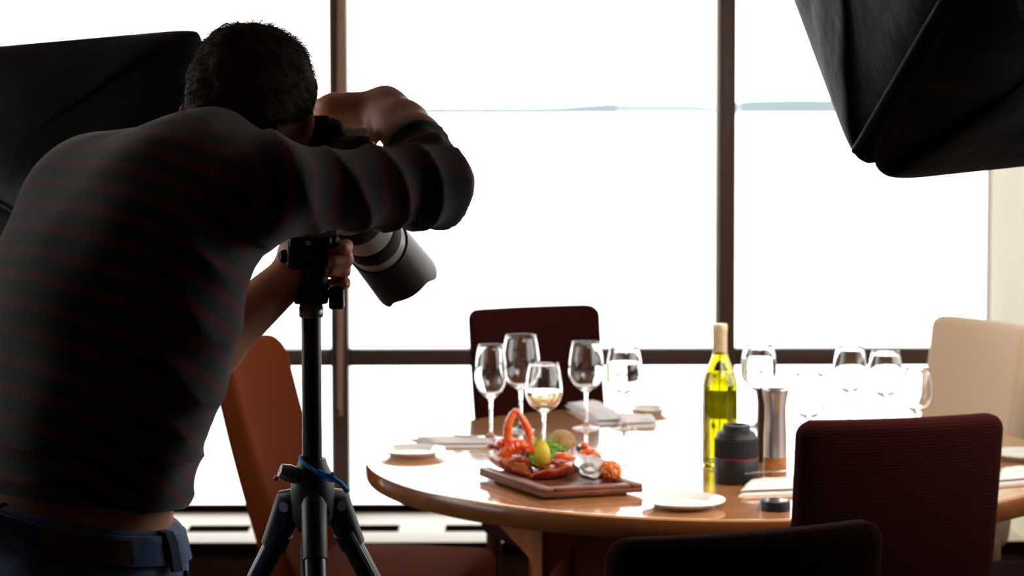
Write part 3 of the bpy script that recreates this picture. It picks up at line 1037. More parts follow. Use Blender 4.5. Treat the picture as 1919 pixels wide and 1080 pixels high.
# herbs
hb = onb(1022, 882)
ho = empty('herb_bunch', hb, 0, 'leafy bunch of green herbs heaped behind the lemon wedge', 'herbs')
g = MB(); st = MB()
for i in range(26):
    a = RND.uniform(0, 6.28); l = RND.uniform(.02, .05); up = RND.uniform(.05, .075)
    tip = Vector((math.cos(a) * l * 1.15, math.sin(a) * l * .7, up * (1.2 - l * 8)+ .012))
    st.tube([Vector((math.cos(a) * .008, math.sin(a) * .008, .002)), tip * .6 + Vector((0, 0, .012)), tip], [.0014, .001, .0007], n=5)
for i in range(560):
    a = RND.uniform(0, 6.28); u = RND.random() ** .5
    c = Vector((math.cos(a) * .052 * u, math.sin(a) * .034 * u, .026 + .052 * (1 - u * u) ** .6 * RND.uniform(.35, 1) * .9 - .012))
    nrm = Vector((c.x * 14, c.y * 18, .5 + RND.uniform(-.5, .5))) + Vector((RND.uniform(-1, 1), RND.uniform(-1, 1), RND.uniform(-.4, .8)))
    nrm.normalize()
    t = nrm.cross(Vector((RND.uniform(-1, 1), RND.uniform(-1, 1), RND.uniform(-1, 1)))).normalized(); b = nrm.cross(t)
    s = RND.uniform(.004, .0075)
    pts = [c - t * s, c - t * s * .2 + b * s * .55 + nrm * s * .25, c + t * s * .5 + b * s * .8, c + t * s * .45 + b * s * .15, c + t * s * 1.1, c + t * s * .45 - b * s * .15, c + t * s * .5 - b * s * .8, c - t * s * .2 - b * s * .55 + nrm * s * .25]
    pts = pts + [p - nrm * .0006 for p in pts]
    g.add(pts, [tuple(range(8)), tuple(range(15, 7, -1))] + [(k, (k + 1) % 8, 8 + (k + 1) % 8, 8 + k) for k in range(8)])
g.build('leaves', HERB, ho, smooth=False)['kind'] = 'stuff'
st.build('stems', HERB, ho)
# a bed of salad so the heap is solid
MB().sphere((0, 0, .024), .028, n=14, sc=(1.4, .95, .85), fn=lambda q: q * (1 + .18 * noise.noise(q * 60))).build('leaf_core', HERB, ho)

# lemon wedge
lp = onb(1013, 893)
lo = empty('lemon_wedge', lp + Vector((.002, -.010, .026)), 0, 'yellow lemon wedge standing on its side in front of the herbs', 'lemon')
def wedge(scale, rind):
    g = MB(); vs, fs = [], []
    NA, NB = 16, 10
    for i in range(NA + 1):
        t = math.pi * i / NA
        for j in range(NB + 1):
            a = math.radians(-42 + 84 * j / NB)
            r = math.sin(t) ** 1.25 * .024 * scale
            vs.append(Vector((math.sin(a) * r, -math.cos(a) * r + .008, -math.cos(t) * .032 * scale ** .5 + .020)))
    fs_ = []
    for i in range(NA):
        for j in range(NB):
            a = i * (NB + 1) + j; fs_.append((a, a + 1, a + NB + 2, a + NB + 1))
    ax = len(vs)
    for i in range(NA + 1):
        t = math.pi * i / NA
        vs.append(Vector((0, .008, -math.cos(t) * .032 * scale ** .5 + .020)))
    for i in range(NA):
        a = i * (NB + 1)
        fs_.append((a, a + NB + 1, ax + i + 1, ax + i)); b = a + NB
        fs_.append((b, ax + i, ax + i + 1, b + NB + 1))
    return g.add(vs, fs_)
wr = wedge(1.0, True).build('rind', LEMON, lo, angle=40)
wf = wedge(.93, False); 
for v in wf.v: v.x *= 1.09
wf.build('flesh', LEMONF, lo, angle=40)

# oysters
def oyster(px, py, s, rz, tilt, label, zo=0):
    b = onb(px, py); b.z += zo
    o = empty('oyster', b, rz, label, 'oyster', 'open oysters')
    o.rotation_euler = (tilt, 0, rz)
    sh = MB(); vs, fs = [], []
    n, R = 40, 8
    def pt(i, j, top):
        a = 2 * math.pi * i / n; u = j / R
        rim = 1 + .10 * math.sin(a * 3 + 1) + .07 * math.sin(a * 7) + .05 * noise.noise(Vector((math.cos(a) * 4, math.sin(a) * 4, 2)))
        r = s * u * rim * (1.0 if top else 1.06)
        z = s * .55 * u ** 2.2 if top else s * .55 * u ** 3 - .006
        z += .0022 * noise.noise(Vector((math.cos(a) * u * 9, math.sin(a) * u * 9, 7 if top else 3)))
        return Vector((r * math.cos(a) * 1.15, r * math.sin(a), z + .008))
    for top in (1, 0):
        st_ = len(vs); vs.append(pt(0, 0, top))
        for j in range(1, R + 1):
            for i in range(n): vs.append(pt(i, j, top))
        for i in range(n): fs.append((st_, st_ + 1 + i, st_ + 1 + (i + 1) % n))
        for j in range(R - 1):
            for i in range(n):
                a = st_ + 1 + j * n
                fs.append((a + i, a + n + i, a + n + (i + 1) % n, a + (i + 1) % n))
    half = 1 + R * n
    for i in range(n):
        a = 1 + (R - 1) * n
        fs.append((a + i, half + a + i, half + a + (i + 1) % n, a + (i + 1) % n))
    ob = sh.add(vs, fs).build('shell', SHELL, o, angle=60)
    ob.data.materials.append(PEARL)
    for f in ob.data.polygons:
        if max(f.vertices) < half: f.material_index = 1
    MB().sphere((0, 0, .015), s * .55, n=14, sc=(1.15, .85, .35), fn=lambda q: q * (1 + .22 * noise.noise(q * 70))).build('oyster_meat', OYSTER, o)
    return o
oyster(1099, 901, .030, .4, math.radians(42), 'large open oyster shell right of the herbs', .016)
oyster(1092, 878, .023, 1.4, math.radians(30), 'smaller oyster shell propped behind the large one', .022)

tm = onb(1092, 880)
to_ = MB().sphere((0, 0, .0), .009, n=14).build('cherry_tomato', TOM)
to_.location = tm + Vector((.002, -.010, .050))
tag(to_, 'small red tomato tucked on top behind the large oyster', 'tomato')

rp = onb(1142, 902)
ro = empty('roe_garnish', rp, 0, 'orange roe mound at the right end of the seafood board', 'fish roe')
MB().sphere((0, 0, .018), .021, n=20, sc=(1, .9, 1.05), fn=lambda q: q * (1 + .15 * noise.noise(q * 80))).build('mound', ROE, ro)
rg = MB()
for i in range(150):
    a = RND.uniform(0, 6.28); z = RND.uniform(-.6, 1)
    r = math.sqrt(max(0, 1 - z * z))
    rg.sphere((math.cos(a) * r * .0212, math.sin(a) * r * .019, .018 + z * .022), .0031, n=6)
rg.build('eggs', ROE, ro)['kind'] = 'stuff'
# bread behind the herbs
bd = rest(1052, 846)
bo2 = MB().sphere((0, 0, .0245), .028, n=20, sc=(1.05, .9, .88), fn=lambda q: q * (1 + .06 * noise.noise(q * 30))).build('bread_roll', BREAD)
bo2.location = bd
tag(bo2, 'round brown bread roll on the table behind the herbs and the board', 'bread roll')

# ------------------------------------------------------------------ softboxes


def softbox(name, corners, hub, cornersB, label, dm, stand_xy):
    """corners: TL, TR, BR, BL of the rim; cornersB: alternative corners used by the top/bottom panels"""
    c = sum(corners, Vector()) / 4
    base = Vector((stand_xy[0], stand_xy[1], 0))
    o = empty(name, base, 0, label, 'softbox')
    TL, TR, BR, BL = corners
    tl, tr, br, bl = cornersB
    ctr = (c + hub) / 2
    names = ['side_panel', 'end_panel', 'side_panel', 'end_panel']
    for k, (a, b) in enumerate(((BL, TL), (tl, tr), (TR, BR), (br, bl))):
        sa = [(BL + bl) / 2, (TL + tl) / 2, (TR + tr) / 2, (BR + br) / 2][k]
        sb = [(TL + tl) / 2, (TR + tr) / 2, (BR + br) / 2, (BL + bl) / 2][k]
        sa = sa.lerp(hub, .005); sb = sb.lerp(hub, .005)
        h1 = hub.lerp(sa, .06); h2 = hub.lerp(sb, .06)
        cen = (h1 + h2 + a + b) / 4
        nrm = (a - hub).cross(b - hub).normalized()
        if nrm.dot(cen - ctr) < 0: nrm = -nrm
        poly = [h1, sa, a, b, sb, h2]; out = []
        rads = [.01, .02, .07, .07, .02, .01]
        for i in range(6):
            p0, p1, p2 = poly[i - 1], poly[i], poly[(i + 1) % 6]
            d1 = (p0 - p1).normalized(); d2 = (p2 - p1).normalized()
            l1 = min(rads[i], (p0 - p1).length * .45); l2 = min(rads[i], (p2 - p1).length * .45)
            if (p0 - p1).length < 1e-4: l1 = 0
            s_ = p1 + d1 * l1; e_ = p1 + d2 * l2
            for q in range(9):
                t = q / 8
                out.append(s_ * (1 - t) ** 2 + p1 * 2 * t * (1 - t) + e_ * t * t)
        o2 = []
        for i, p in enumerate(out):
            o2.append(p); q = out[(i + 1) % len(out)]
            L = (q - p).length
            m = int(L / .03)
            for j in range(1, m): o2.append(p.lerp(q, j / m))
        n = len(o2); R = 14
        vs, fs = [], []
        for lay in (1, 0):
            for r in range(R, 0, -1):
                u = r / R
                for p in o2:
                    q = cen.lerp(p, u)
                    bul = .035 * (1 - u ** 3) * (b - a).length
                    wr = .006 * noise.noise(q * 9 + Vector((k * 5, 0, 0))) + .010 * abs(noise.noise(Vector((q.x * 6, q.y * 6, q.z * 15)))) * u
                    wr *= min(1, (1 - u) * 6)
                    vs.append(q + nrm * (bul + wr + (.004 if lay else -.004) * (1 if r < R else .6)) - base)
            vs.append(cen + nrm * (.035 * (b - a).length + (.004 if lay else -.004)) - base)
        H = R * n + 1
        for lay in (0, 1):
            for r in range(R - 1):
                for i in range(n):
                    x = lay * H + r * n
                    fs.append((x + i, x + (i + 1) % n, x + n + (i + 1) % n, x + n + i))
            x = lay * H + (R - 1) * n
            for i in range(n): fs.append((x + i, x + (i + 1) % n, lay * H + R * n))
        for i in range(n): fs.append((i, (i + 1) % n, H + (i + 1) % n, H + i))
        MB().add(vs, fs).build(names[k], BOXFAB, o, angle=60)
    # seam ribs
    for a in corners:
        MB().tube([hub - base, a.lerp(hub, .02) - base], .007, n=8).build('rib', BOXFAB, o)
    # lit front cloth, facing away from the hub
    fw = (c - hub).normalized()
    q = [x.lerp(c, .05) - fw * .02 - base for x in corners]
    nn = (q[1] - q[0]).cross(q[2] - q[0]).normalized()
    if nn.dot(fw) < 0: nn = -nn
    vs = q + [x - nn * .006 for x in q]
    MB().add(vs, [(0, 1, 2, 3), (7, 6, 5, 4)] + [(i, (i + 1) % 4, 4 + (i + 1) % 4, 4 + i) for i in range(4)]).build('diffuser', dm, o, smooth=False)
    # lamp head behind the hub and the stand
    hd = frame(hub - base, hub - c)
    MB().lathe([(0, -.02), (.06, -.02), (.065, 0), (.065, .05), (.05, .16), (.03, .18), (0, .18)], n=28, m=hd).build('lamp_head', BLACK, o)
    hp = hub - base + (hub - c).normalized() * .10
    MB().tube([hp, Vector((0, 0, hp.z - .12)), Vector((0, 0, .0))], [.014, .014, .014], n=12).build('stand_pole', POLE, o)
    for k in range(3):
        a = math.radians(90 + 120 * k)
        MB().tube([(0, 0, .42), (math.cos(a) * .2, math.sin(a) * .2, .20), (math.cos(a) * .38, math.sin(a) * .38, .010)], .010, n=8).build('stand_leg', POLE, o)
    return o


TLr, BLr, BRr = P(1335, -420, 3.9), P(1598, 292, 3.42), P(2250, 265, 3.68)
TRr = TLr + BRr - BLr
hubr = P(1872, -175, 2.85)
blr = P(1672, 338, 3.42)
softbox('softbox', [TLr, TRr, BRr, BLr], hubr, [TLr, TRr, P(2250, 277, 3.68), blr],
        'black nylon softbox hanging into the top right corner', DIFF_R, (1.12, 2.55))
TL2, TR2, BR2, BL2 = P(-420, 122, 4.1), P(392, 84, 3.75), P(300, 700, 3.75), P(-420, 700, 4.1)
hub2 = P(230, 520, 3.40)
softbox('softbox', [TL2, TR2, BR2, BL2], hub2, [TL2, P(368, 54, 3.75), BR2, BL2],
        'large black softbox seen from behind at the left, beyond the man', DIFF_L, (-.62, 3.30))


# ------------------------------------------------------------------ signed-distance modelling for the figure
def V(q): return np.array(q, dtype=np.float32)


def sd_cap(p, a, b, ra, rb):
    a, b = V(a), V(b)
    ba = b - a; L = float(ba @ ba) + 1e-9
    pa = p - a
    h = np.clip((pa @ ba) / L, 0, 1)
    d = pa - h[:, None] * ba
    return np.sqrt((d * d).sum(1)) - (ra + (rb - ra) * h)


def sd_flat(p, a, b, ra, rb, n, s):
    """capsule squashed to s along unit vector n"""
    n = V(n); a, b = V(a), V(b)
    q = p + ((p - a) @ n)[:, None] * n * (1 / s - 1)
    bb = b + ((b - a) @ n) * n * (1 / s - 1)
    return sd_cap(q, a, bb, ra, rb) * (s * .5 + .5)


def sd_ell(p, c, ax, r):
    q = (p - V(c)) @ np.array(ax, dtype=np.float32).T
    r = V(r)
    k0 = np.sqrt(((q / r) ** 2).sum(1)); k1 = np.sqrt(((q / (r * r)) ** 2).sum(1)) + 1e-9
    return k0 * (k0 - 1) / k1


def smin(a, b, k):
    h = np.clip(.5 + .5 * (b - a) / k, 0, 1)
    return b + (a - b) * h - k * h * (1 - h)


def smax(a, b, k):
    return -smin(-a, -b, k)


def nets(fn, lo, hi, h, name, material, parent, attr=None, disp=None, smooth_it=2):
    lo = np.array(lo, dtype=np.float32); hi = np.array(hi, dtype=np.float32)
    B = 8
    nb = np.ceil((hi - lo) / (h * B)).astype(int)
    N = nb * B + 1
    Fv = np.full(tuple(N), 1.0, dtype=np.float32)
    bi = np.stack(np.meshgrid(*[np.arange(k) for k in nb], indexing='ij'), -1).reshape(-1, 3)
    cen = lo + (bi + .5) * B * h
    dc = fn(cen.astype(np.float32))
    near = np.abs(dc) < B * h * 1.35
    for b in bi[~near & (dc < 0)]:
        i, j, k = b * B
        Fv[i:i + B + 1, j:j + B + 1, k:k + B + 1] = -1.0
    g = np.stack(np.meshgrid(*[np.arange(B + 1)] * 3, indexing='ij'), -1).reshape(-1, 3)
    bn_ = bi[near]
    for s in range(0, len(bn_), 400):
        bb = bn_[s:s + 400]
        idx = (bb[:, None, :] * B + g[None]).reshape(-1, 3)
        val = fn((lo + idx * h).astype(np.float32))
        Fv[idx[:, 0], idx[:, 1], idx[:, 2]] = val
    ins = Fv < 0
    nc = N - 1
    cnt = np.zeros(tuple(nc), dtype=np.int8)
    for dx in (0, 1):
        for dy in (0, 1):
            for dz in (0, 1):
                cnt += ins[dx:dx + nc[0], dy:dy + nc[1], dz:dz + nc[2]]
    act = np.argwhere((cnt > 0) & (cnt < 8))
    ind = np.full(tuple(nc), -1, dtype=np.int32)
    ind[act[:, 0], act[:, 1], act[:, 2]] = np.arange(len(act))
    pos = np.zeros((len(act), 3)); num = np.zeros(len(act))
    C = [(x, y, z) for x in (0, 1) for y in (0, 1) for z in (0, 1)]
    for a in C:
        for ax in range(3):
            if a[ax] == 0:
                b = list(a); b[ax] = 1
                fa = Fv[act[:, 0] + a[0], act[:, 1] + a[1], act[:, 2] + a[2]]
                fb = Fv[act[:, 0] + b[0], act[:, 1] + b[1], act[:, 2] + b[2]]
                m = (fa < 0) != (fb < 0)
                t = np.where(m, fa / np.where(m, fa - fb, 1), 0)
                pp = np.tile(np.array(a, dtype=float), (len(act), 1)); pp[:, ax] += t
                pos[m] += pp[m]; num[m] += 1
    vs = lo + (act + pos / num[:, None]) * h
    faces = []
    for ax in range(3):
        o1, o2 = [(1, 2), (2, 0), (0, 1)][ax]
        sl0 = [slice(None)] * 3; sl1 = [slice(None)] * 3
        sl0[ax] = slice(0, -1); sl1[ax] = slice(1, None)
        ch_ = ins[tuple(sl0)] != ins[tuple(sl1)]
        e = np.argwhere(ch_)
        ok = (e[:, o1] > 0) & (e[:, o2] > 0) & (e[:, o1] < nc[o1]) & (e[:, o2] < nc[o2])
        e = e[ok]
        def gi(da, db):
            q = e.copy(); q[:, o1] -= da; q[:, o2] -= db
            return ind[q[:, 0], q[:, 1], q[:, 2]]
        quad = np.stack([gi(1, 1), gi(0, 1), gi(0, 0), gi(1, 0)], 1)
        inside0 = ins[e[:, 0], e[:, 1], e[:, 2]]
        quad[~inside0] = quad[~inside0][:, ::-1]
        faces.append(quad)
    faces = np.concatenate(faces)
    faces = faces[(faces >= 0).all(1)]
    # laplacian smoothing
    for _ in range(smooth_it):
        acc = np.zeros_like(vs); w_ = np.zeros(len(vs))
        for k in range(4):
            a, b = faces[:, k], faces[:, (k + 1) % 4]
            np.add.at(acc, a, vs[b]); np.add.at(w_, a, 1); np.add.at(acc, b, vs[a]); np.add.at(w_, b, 1)
        vs = vs * .5 + .5 * acc / np.maximum(w_, 1)[:, None]
    if disp is not None:
        fnm = np.cross(vs[faces[:, 2]] - vs[faces[:, 0]], vs[faces[:, 3]] - vs[faces[:, 1]])
        nn = np.zeros_like(vs)
        for k in range(4): np.add.at(nn, faces[:, k], fnm)
        nn /= np.linalg.norm(nn, axis=1)[:, None] + 1e-12
        vs = vs + nn * disp(vs)[:, None]
    me = bpy.data.meshes.new(name)
    me.vertices.add(len(vs)); me.vertices.foreach_set('co', vs.astype(np.float32).ravel())
    me.loops.add(len(faces) * 4); me.polygons.add(len(faces))
    me.loops.foreach_set('vertex_index', faces.astype(np.int32).ravel())
    me.polygons.foreach_set('loop_start', np.arange(0, len(faces) * 4, 4, dtype=np.int32))
    me.polygons.foreach_set('use_smooth', np.ones(len(faces), dtype=bool))
    me.update(calc_edges=True); me.validate()
    if attr is not None:
        at = me.attributes.new('stripe', 'FLOAT', 'POINT')
        at.data.foreach_set('value', attr(vs.astype(np.float32)).astype(np.float32))
    o = bpy.data.objects.new(name, me); COL.objects.link(o)
    me.materials.append(material)
    if parent is not None: o.parent = parent
    return o


# joints ------------------------------------------------------------------
BF = Vector((math.sin(math.radians(38)), math.cos(math.radians(38)), 0))      # where the chest faces
BRt = Vector((BF.y, -BF.x, 0))                                                # his right
pel = P(105, 1010, 2.62); wai = P(150, 840, 2.60); che = P(202, 620, 2.57); upp = P(262, 490, 2.575)
shL, shR = P(188, 350, 2.70), P(500, 347, 2.53)
nk0 = P(395, 304, 2.63); nk1 = P(458, 262, 2.72)
hc = P(473, 199, 2.75)                                                        # skull centre
elR = P(809, 348, 2.68); wrR = P(722, 200, 2.86)
mR = P(776, 266, 2.755); qR = P(757, 238, 2.80)
elL = P(300, 732, 2.80); wrL = P(556, 505, 2.87)
hipL, hipR = pel - BRt * .085 - Vector((0, 0, .04)), pel + BRt * .085 - Vector((0, 0, .04))
knL, knR = hipL + Vector((-.02, .06, -.45)), hipR + Vector((.03, .03, -.45))
anL, anR = Vector((hipL.x - .06, hipL.y + .02, .085)), Vector((hipR.x + .03, hipR.y - .02, .085))
HF = Vector((.16, .85, -.50)).normalized()                                    # where the face looks
HU = Vector((.12, .30, 1.0)); HU = (HU - HF * HU.dot(HF)).normalized()
HR = HF.cross(HU).normalized()
HAX = [tuple(HR), tuple(HF), tuple(HU)]


def HP(r, f, u): return hc + HR * r + HF * f + HU * u


# left hand closed round the tripod head, fingers coming round its right side towards us
HD = 2.86
fing = []
for (y0, xe, x_t, y_t, r0) in ((456, 650, 643, 463, .0084), (480, 651, 623, 488, .0086), (503, 646, 617, 509, .0080), (527, 647, 645, 532, .0072)):
    fing.append([(P(585, y0 + 6, HD + .048), r0 * 1.05), (P(628, y0 + 4, HD + .048), r0 * 1.05), (P(xe, (y0 + y_t) / 2, HD + .020), r0 * 1.0), (P(xe - 1, y_t, HD - .008), r0), (P(x_t, y_t + 1, HD - .024), r0 * .93)])
thL = [(P(560, 500, HD + .0), .013), (P(552, 470, HD - .005), .012), (P(562, 447, HD - .010), .0105), (P(578, 436, HD - .015), .009)]
# right hand laid over the camera
kR = [(P(628, 192, 2.895), .0115), (P(618, 204, 2.890), .0115), (P(610, 218, 2.885), .011), (P(606, 232, 2.875), .010)]
fR = []
for i, (k, r) in enumerate(kR):
    d = [Vector((-.020, .020, -.004)), Vector((-.012, .016, -.020)), Vector((-.002, .008, -.022))]
    pts = [(k, r)]
    q = k.copy()
    L = (1.0, 1.1, 1.05, .85)[i]
    for j, dd in enumerate(d):
        q = q + dd * L
        pts.append((q.copy(), r * (.95, .88, .8)[j]))
    fR.append(pts)
thR = [(P(700, 220, 2.85), .014), (P(698, 240, 2.835), .012), (P(694, 258, 2.83), .0105), (P(690, 274, 2.83), .009)]


def f_hand_L(p):
    d = sd_cap(p, wrL, P(560, 480, HD + .012), .027, .026)
    palm = sd_cap(p, P(560, 470, HD + .02), P(565, 525, HD + .02), .024, .022)
    d = smin(d, palm, .02)
    d = smin(d, sd_cap(p, P(565, 470, HD + .035), P(585, 500, HD + .050), .016, .014), .015)
    d = smin(d, sd_cap(p, P(565, 520, HD + .035), P(584, 520, HD + .050), .014, .011), .015)
    fd = None
    for ch_ in fing:
        for (a, ra), (b, rb) in zip(ch_, ch_[1:]):
            q = sd_cap(p, a, b, ra, rb)
            fd_ = q if (a is ch_[0][0]) else smin(fd_, q, .004)
        fd = fd_ if fd is None else np.minimum(fd, fd_)
    for (a, ra), (b, rb) in zip(thL, thL[1:]):
        fd = np.minimum(fd, sd_cap(p, a, b, ra, rb))
    return smin(d, fd, .003)


def f_hand_R(p):
    d = sd_flat(p, wrR, P(640, 208, 2.885), .030, .038, (0.1, .35, .93), .62)
    fd = None
    for ch_ in fR:
        for (a, ra), (b, rb) in zip(ch_, ch_[1:]):
            q = sd_cap(p, a, b, ra, rb)
            fd_ = q if (a is ch_[0][0]) else smin(fd_, q, .004)
        fd = fd_ if fd is None else np.minimum(fd, fd_)
    d = smin(d, fd, .008)
    td = None
    for (a, ra), (b, rb) in zip(thR, thR[1:]):
        q = sd_cap(p, a, b, ra, rb)
        td = q if td is None else smin(td, q, .005)
    return smin(d, td, .012)


def f_head(p):
    d = sd_ell(p, HP(0, .0, .012), HAX, (.074, .094, .088))
    d = smin(d, sd_ell(p, HP(0, .030, -.035), HAX, (.062, .072, .082)), .03)          # face
    d = smin(d, sd_ell(p, HP(0, .050, -.088), HAX, (.040, .042, .034)), .03)          # jaw
    d = smin(d, sd_cap(p, HP(0, .098, -.012), HP(0, .118, -.045), .008, .013), .014)  # nose
    d = smin(d, sd_cap(p, HP(-.026, .090, .012), HP(.026, .090, .012), .010, .010), .015)
    for s in (-1, 1):
        d = smax(d, -sd_ell(p, HP(s * .030, .106, -.008), HAX, (.015, .014, .011)), .01)
        e = sd_ell(p, HP(.081 if s > 0 else -.089, .004, -.026 if s > 0 else -.016), [tuple((HR * .95 + HF * .25 * s).normalized()), HAX[1], HAX[2]], (.007, .013, .020))
        e = smax(e, -sd_ell(p, HP(.089 if s > 0 else -.097, .010, -.024 if s > 0 else -.014), HAX, (.006, .009, .015)), .004)
        d = smin(d, e, .006)
    d = smax(d, -sd_cap(p, HP(-.022, .110, -.075), HP(.022, .110, -.075), .003, .003), .008)
    return d


def f_torso(p, g=0.0):
    fl = (BF.x, BF.y, 0); s = .66
    d = sd_flat(p, pel, wai, .155 + g, .138 + g, fl, s)
    d = smin(d, sd_flat(p, wai, che, .138 + g, .148 + g, fl, s), .05)
    d = smin(d, sd_flat(p, che, upp, .148 + g, .138 + g, fl, .68), .05)
    ub = P(310, 415, 2.575)
    d = smin(d, sd_cap(p, shL, ub, .052 + g, .075 + g), .04)
    d = smin(d, sd_cap(p, ub, shR, .075 + g, .046 + g), .035)
    d = smin(d, sd_cap(p, P(160, 400, 2.66), P(122, 600, 2.64), .068 + g, .085 + g), .05)
    d = smin(d, sd_cap(p, shL, nk0, .046 + g, .046 + g), .04)
    d = smin(d, sd_cap(p, nk0, shR, .046 + g, .044 + g), .04)
    d = smin(d, sd_cap(p, P(340, 345, 2.58), P(300, 450, 2.54), .055 + g, .07 + g), .05)
    return d


def f_armR(p, g=0.0):
    d = sd_cap(p, shR + Vector((0, 0, -.004)), elR, .046 + g, .041 + g)
    return d


def f_foreR(p, g=0.0):
    d = sd_cap(p, elR, mR, .040 + g, .035 + g)
    d = smin(d, sd_cap(p, mR, qR, .033 + g, .031 + g), .02)
    return smin(d, sd_cap(p, qR, wrR, .031 + g, .029 + g), .02)


def f_foreL(p, g=0.0):
    m = elL.lerp(wrL, .35)
    d = sd_cap(p, elL, m, .038 + g, .040 + g)
    return smin(d, sd_cap(p, m, wrL, .040 + g, .027 + g), .02)


def f_legs(p, g=0.0, hip=True):
    d = None
    for h, k, a in ((hipL, knL, anL), (hipR, knR, anR)):
        q = sd_cap(p, h, k, .083 + g, .055 + g)
        c = k.lerp(a, .3)
        q = smin(q, sd_cap(p, k, c, .054 + g, .054 + g), .02)
        q = smin(q, sd_cap(p, c, a, .054 + g, .038 + g * 2.2), .02)
        d = q if d is None else smin(d, q, .02)
    if hip:
        d = smin(d, sd_flat(p, pel - Vector((0, 0, .09)), pel + Vector((0, 0, .0)), .158 + g, .150 + g, (BF.x, BF.y, 0), .70), .04)
        d = smin(d, sd_cap(p, pel - BRt * .07 - BF * .055 - Vector((0, 0, .07)), pel + BRt * .07 - BF * .055 - Vector((0, 0, .07)), .075 + g, .075 + g), .04)
    return d


def f_body(p):
    d = f_torso(p, -.006)
    d = smin(d, sd_cap(p, nk0, nk1, .056, .053), .03)
    d = smin(d, f_head(p), .02)
    d = smin(d, f_armR(p, -.006), .03)
    d = smin(d, f_foreR(p), .02)
    d = smin(d, sd_cap(p, shL, elL, .052, .040), .03)
    d = smin(d, f_foreL(p), .02)
    d = smin(d, f_hand_L(p), .012)
    d = smin(d, f_hand_R(p), .012)
    d = smin(d, f_legs(p), .03)
    for a, dr in ((anL, -1), (anR, 1)):
        t = Vector((a.x, a.y, .04)) + BF * .15
        d = smin(d, sd_cap(p, Vector((a.x, a.y, .045)), t, .036, .028), .02)
    return d


person = empty('person', (pel.x, pel.y, 0), 0, 'man in a striped jumper and jeans bending over a camera on a tripod', 'person')
OFF = Vector((pel.x, pel.y, 0))


def seat_in(o):
    o.location = -OFF
    return o


allp = [pel, shL, shR, elR, wrR, elL, wrL, hc, anL, anR]
lo = [min(q.x for q in allp) - .2, 2.25, 0.0]
hi = [max(q.x for q in allp) + .12, 3.2, 1.72]
seat_in(nets(f_body, lo, hi, .0045, 'body', SKIN, person, smooth_it=1))


def sleeve_t(p, a, b):
    a, b = V(a), V(b); ba = b - a
    return ((p - a) @ ba) / float(ba @ ba)


CUF = .34                                           # sleeve ends at this share of the forearm


def f_knit(p):
    d = f_torso(p, .012)
    # hem: cut with a slightly tilted plane
    hemn = V(Vector((.10, .05, 1)).normalized())
    hem0 = V(P(200, 952, 2.5))
    fl = (BF.x, BF.y, 0)
    low = sd_flat(p, pel + Vector((0, 0, -.02)), wai + Vector((0, 0, .04)), .166, .155, fl, .68)
    d = smin(d, low, .03)
    d = smin(d, sd_cap(p, nk0, nk0.lerp(nk1, .45), .052, .054), .02)
    d = smax(d, -((p - hem0) @ hemn) , .006)
    a = f_armR(p, .008)
    a = smin(a, sd_cap(p, elR, mR + (mR - elR) * .15, .050, .043), .02)
    cn = V((mR - elR).normalized()); cp_ = V(mR)
    a = smax(a, (p - cp_) @ cn, .006)
    d = smin(d, a, .028)
    l = sd_cap(p, shL, elL, .062, .050)
    l = smin(l, sd_cap(p, elL, elL.lerp(wrL, .12), .050, .050), .02)
    cn = V((wrL - elL).normalized()); cp_ = V(elL.lerp(wrL, .16))
    l = smax(l, (p - cp_) @ cn, .006)
    d = smin(d, l, .02)
    return d


spine = [pel, wai, che, upp, nk0]
def knit_stripe(p):
    best = np.full(len(p), 9.0); val = np.zeros(len(p))
    acc = 0.0
    for a, b in zip(spine, spine[1:]):
        L = (b - a).length
        d = sd_cap(p, a, b, .12, .12)
        t = np.clip(sleeve_t(p, a, b), 0, 1) * L + acc
        m = d < best
        best = np.where(m, d, best); val = np.where(m, t, val)
        acc += L
    # the torso stripes follow height on the body, which bends smoothly
    zz = p[:, 2] + .55 * (p @ V(BF)) + .12 * p[:, 0]
    val = zz
    L = (elR - shR).length
    for (a, b, off, r) in ((shR.lerp(elR, .22), elR, 0, .05), (elR, wrR, L * .78, .045), (shL.lerp(elL, .25), elL, 0, .05)):
        d = sd_cap(p, a, b, r, r)
        dt = sd_cap(p, upp, che, .14, .15)
        t = np.clip(sleeve_t(p, a, b), -1, 2) * (b - a).length + off
        k = (d < dt) & (d < .06)
        val = np.where(k, t * 1.0 + 3, val)
    return val


def fbm(v, sc, seed):
    # cheap smooth folds from summed sines
    r = np.zeros(len(v))
    rs = np.random.RandomState(seed)
    for _ in range(9):
        k = rs.normal(size=3) * sc; ph = rs.uniform(0, 6.28)
        r += np.sin(v @ k + ph)
    return r / 9 ** .5


def ridge(s, n=2.0):
    return 1 - np.abs(np.sin(s)) ** .7


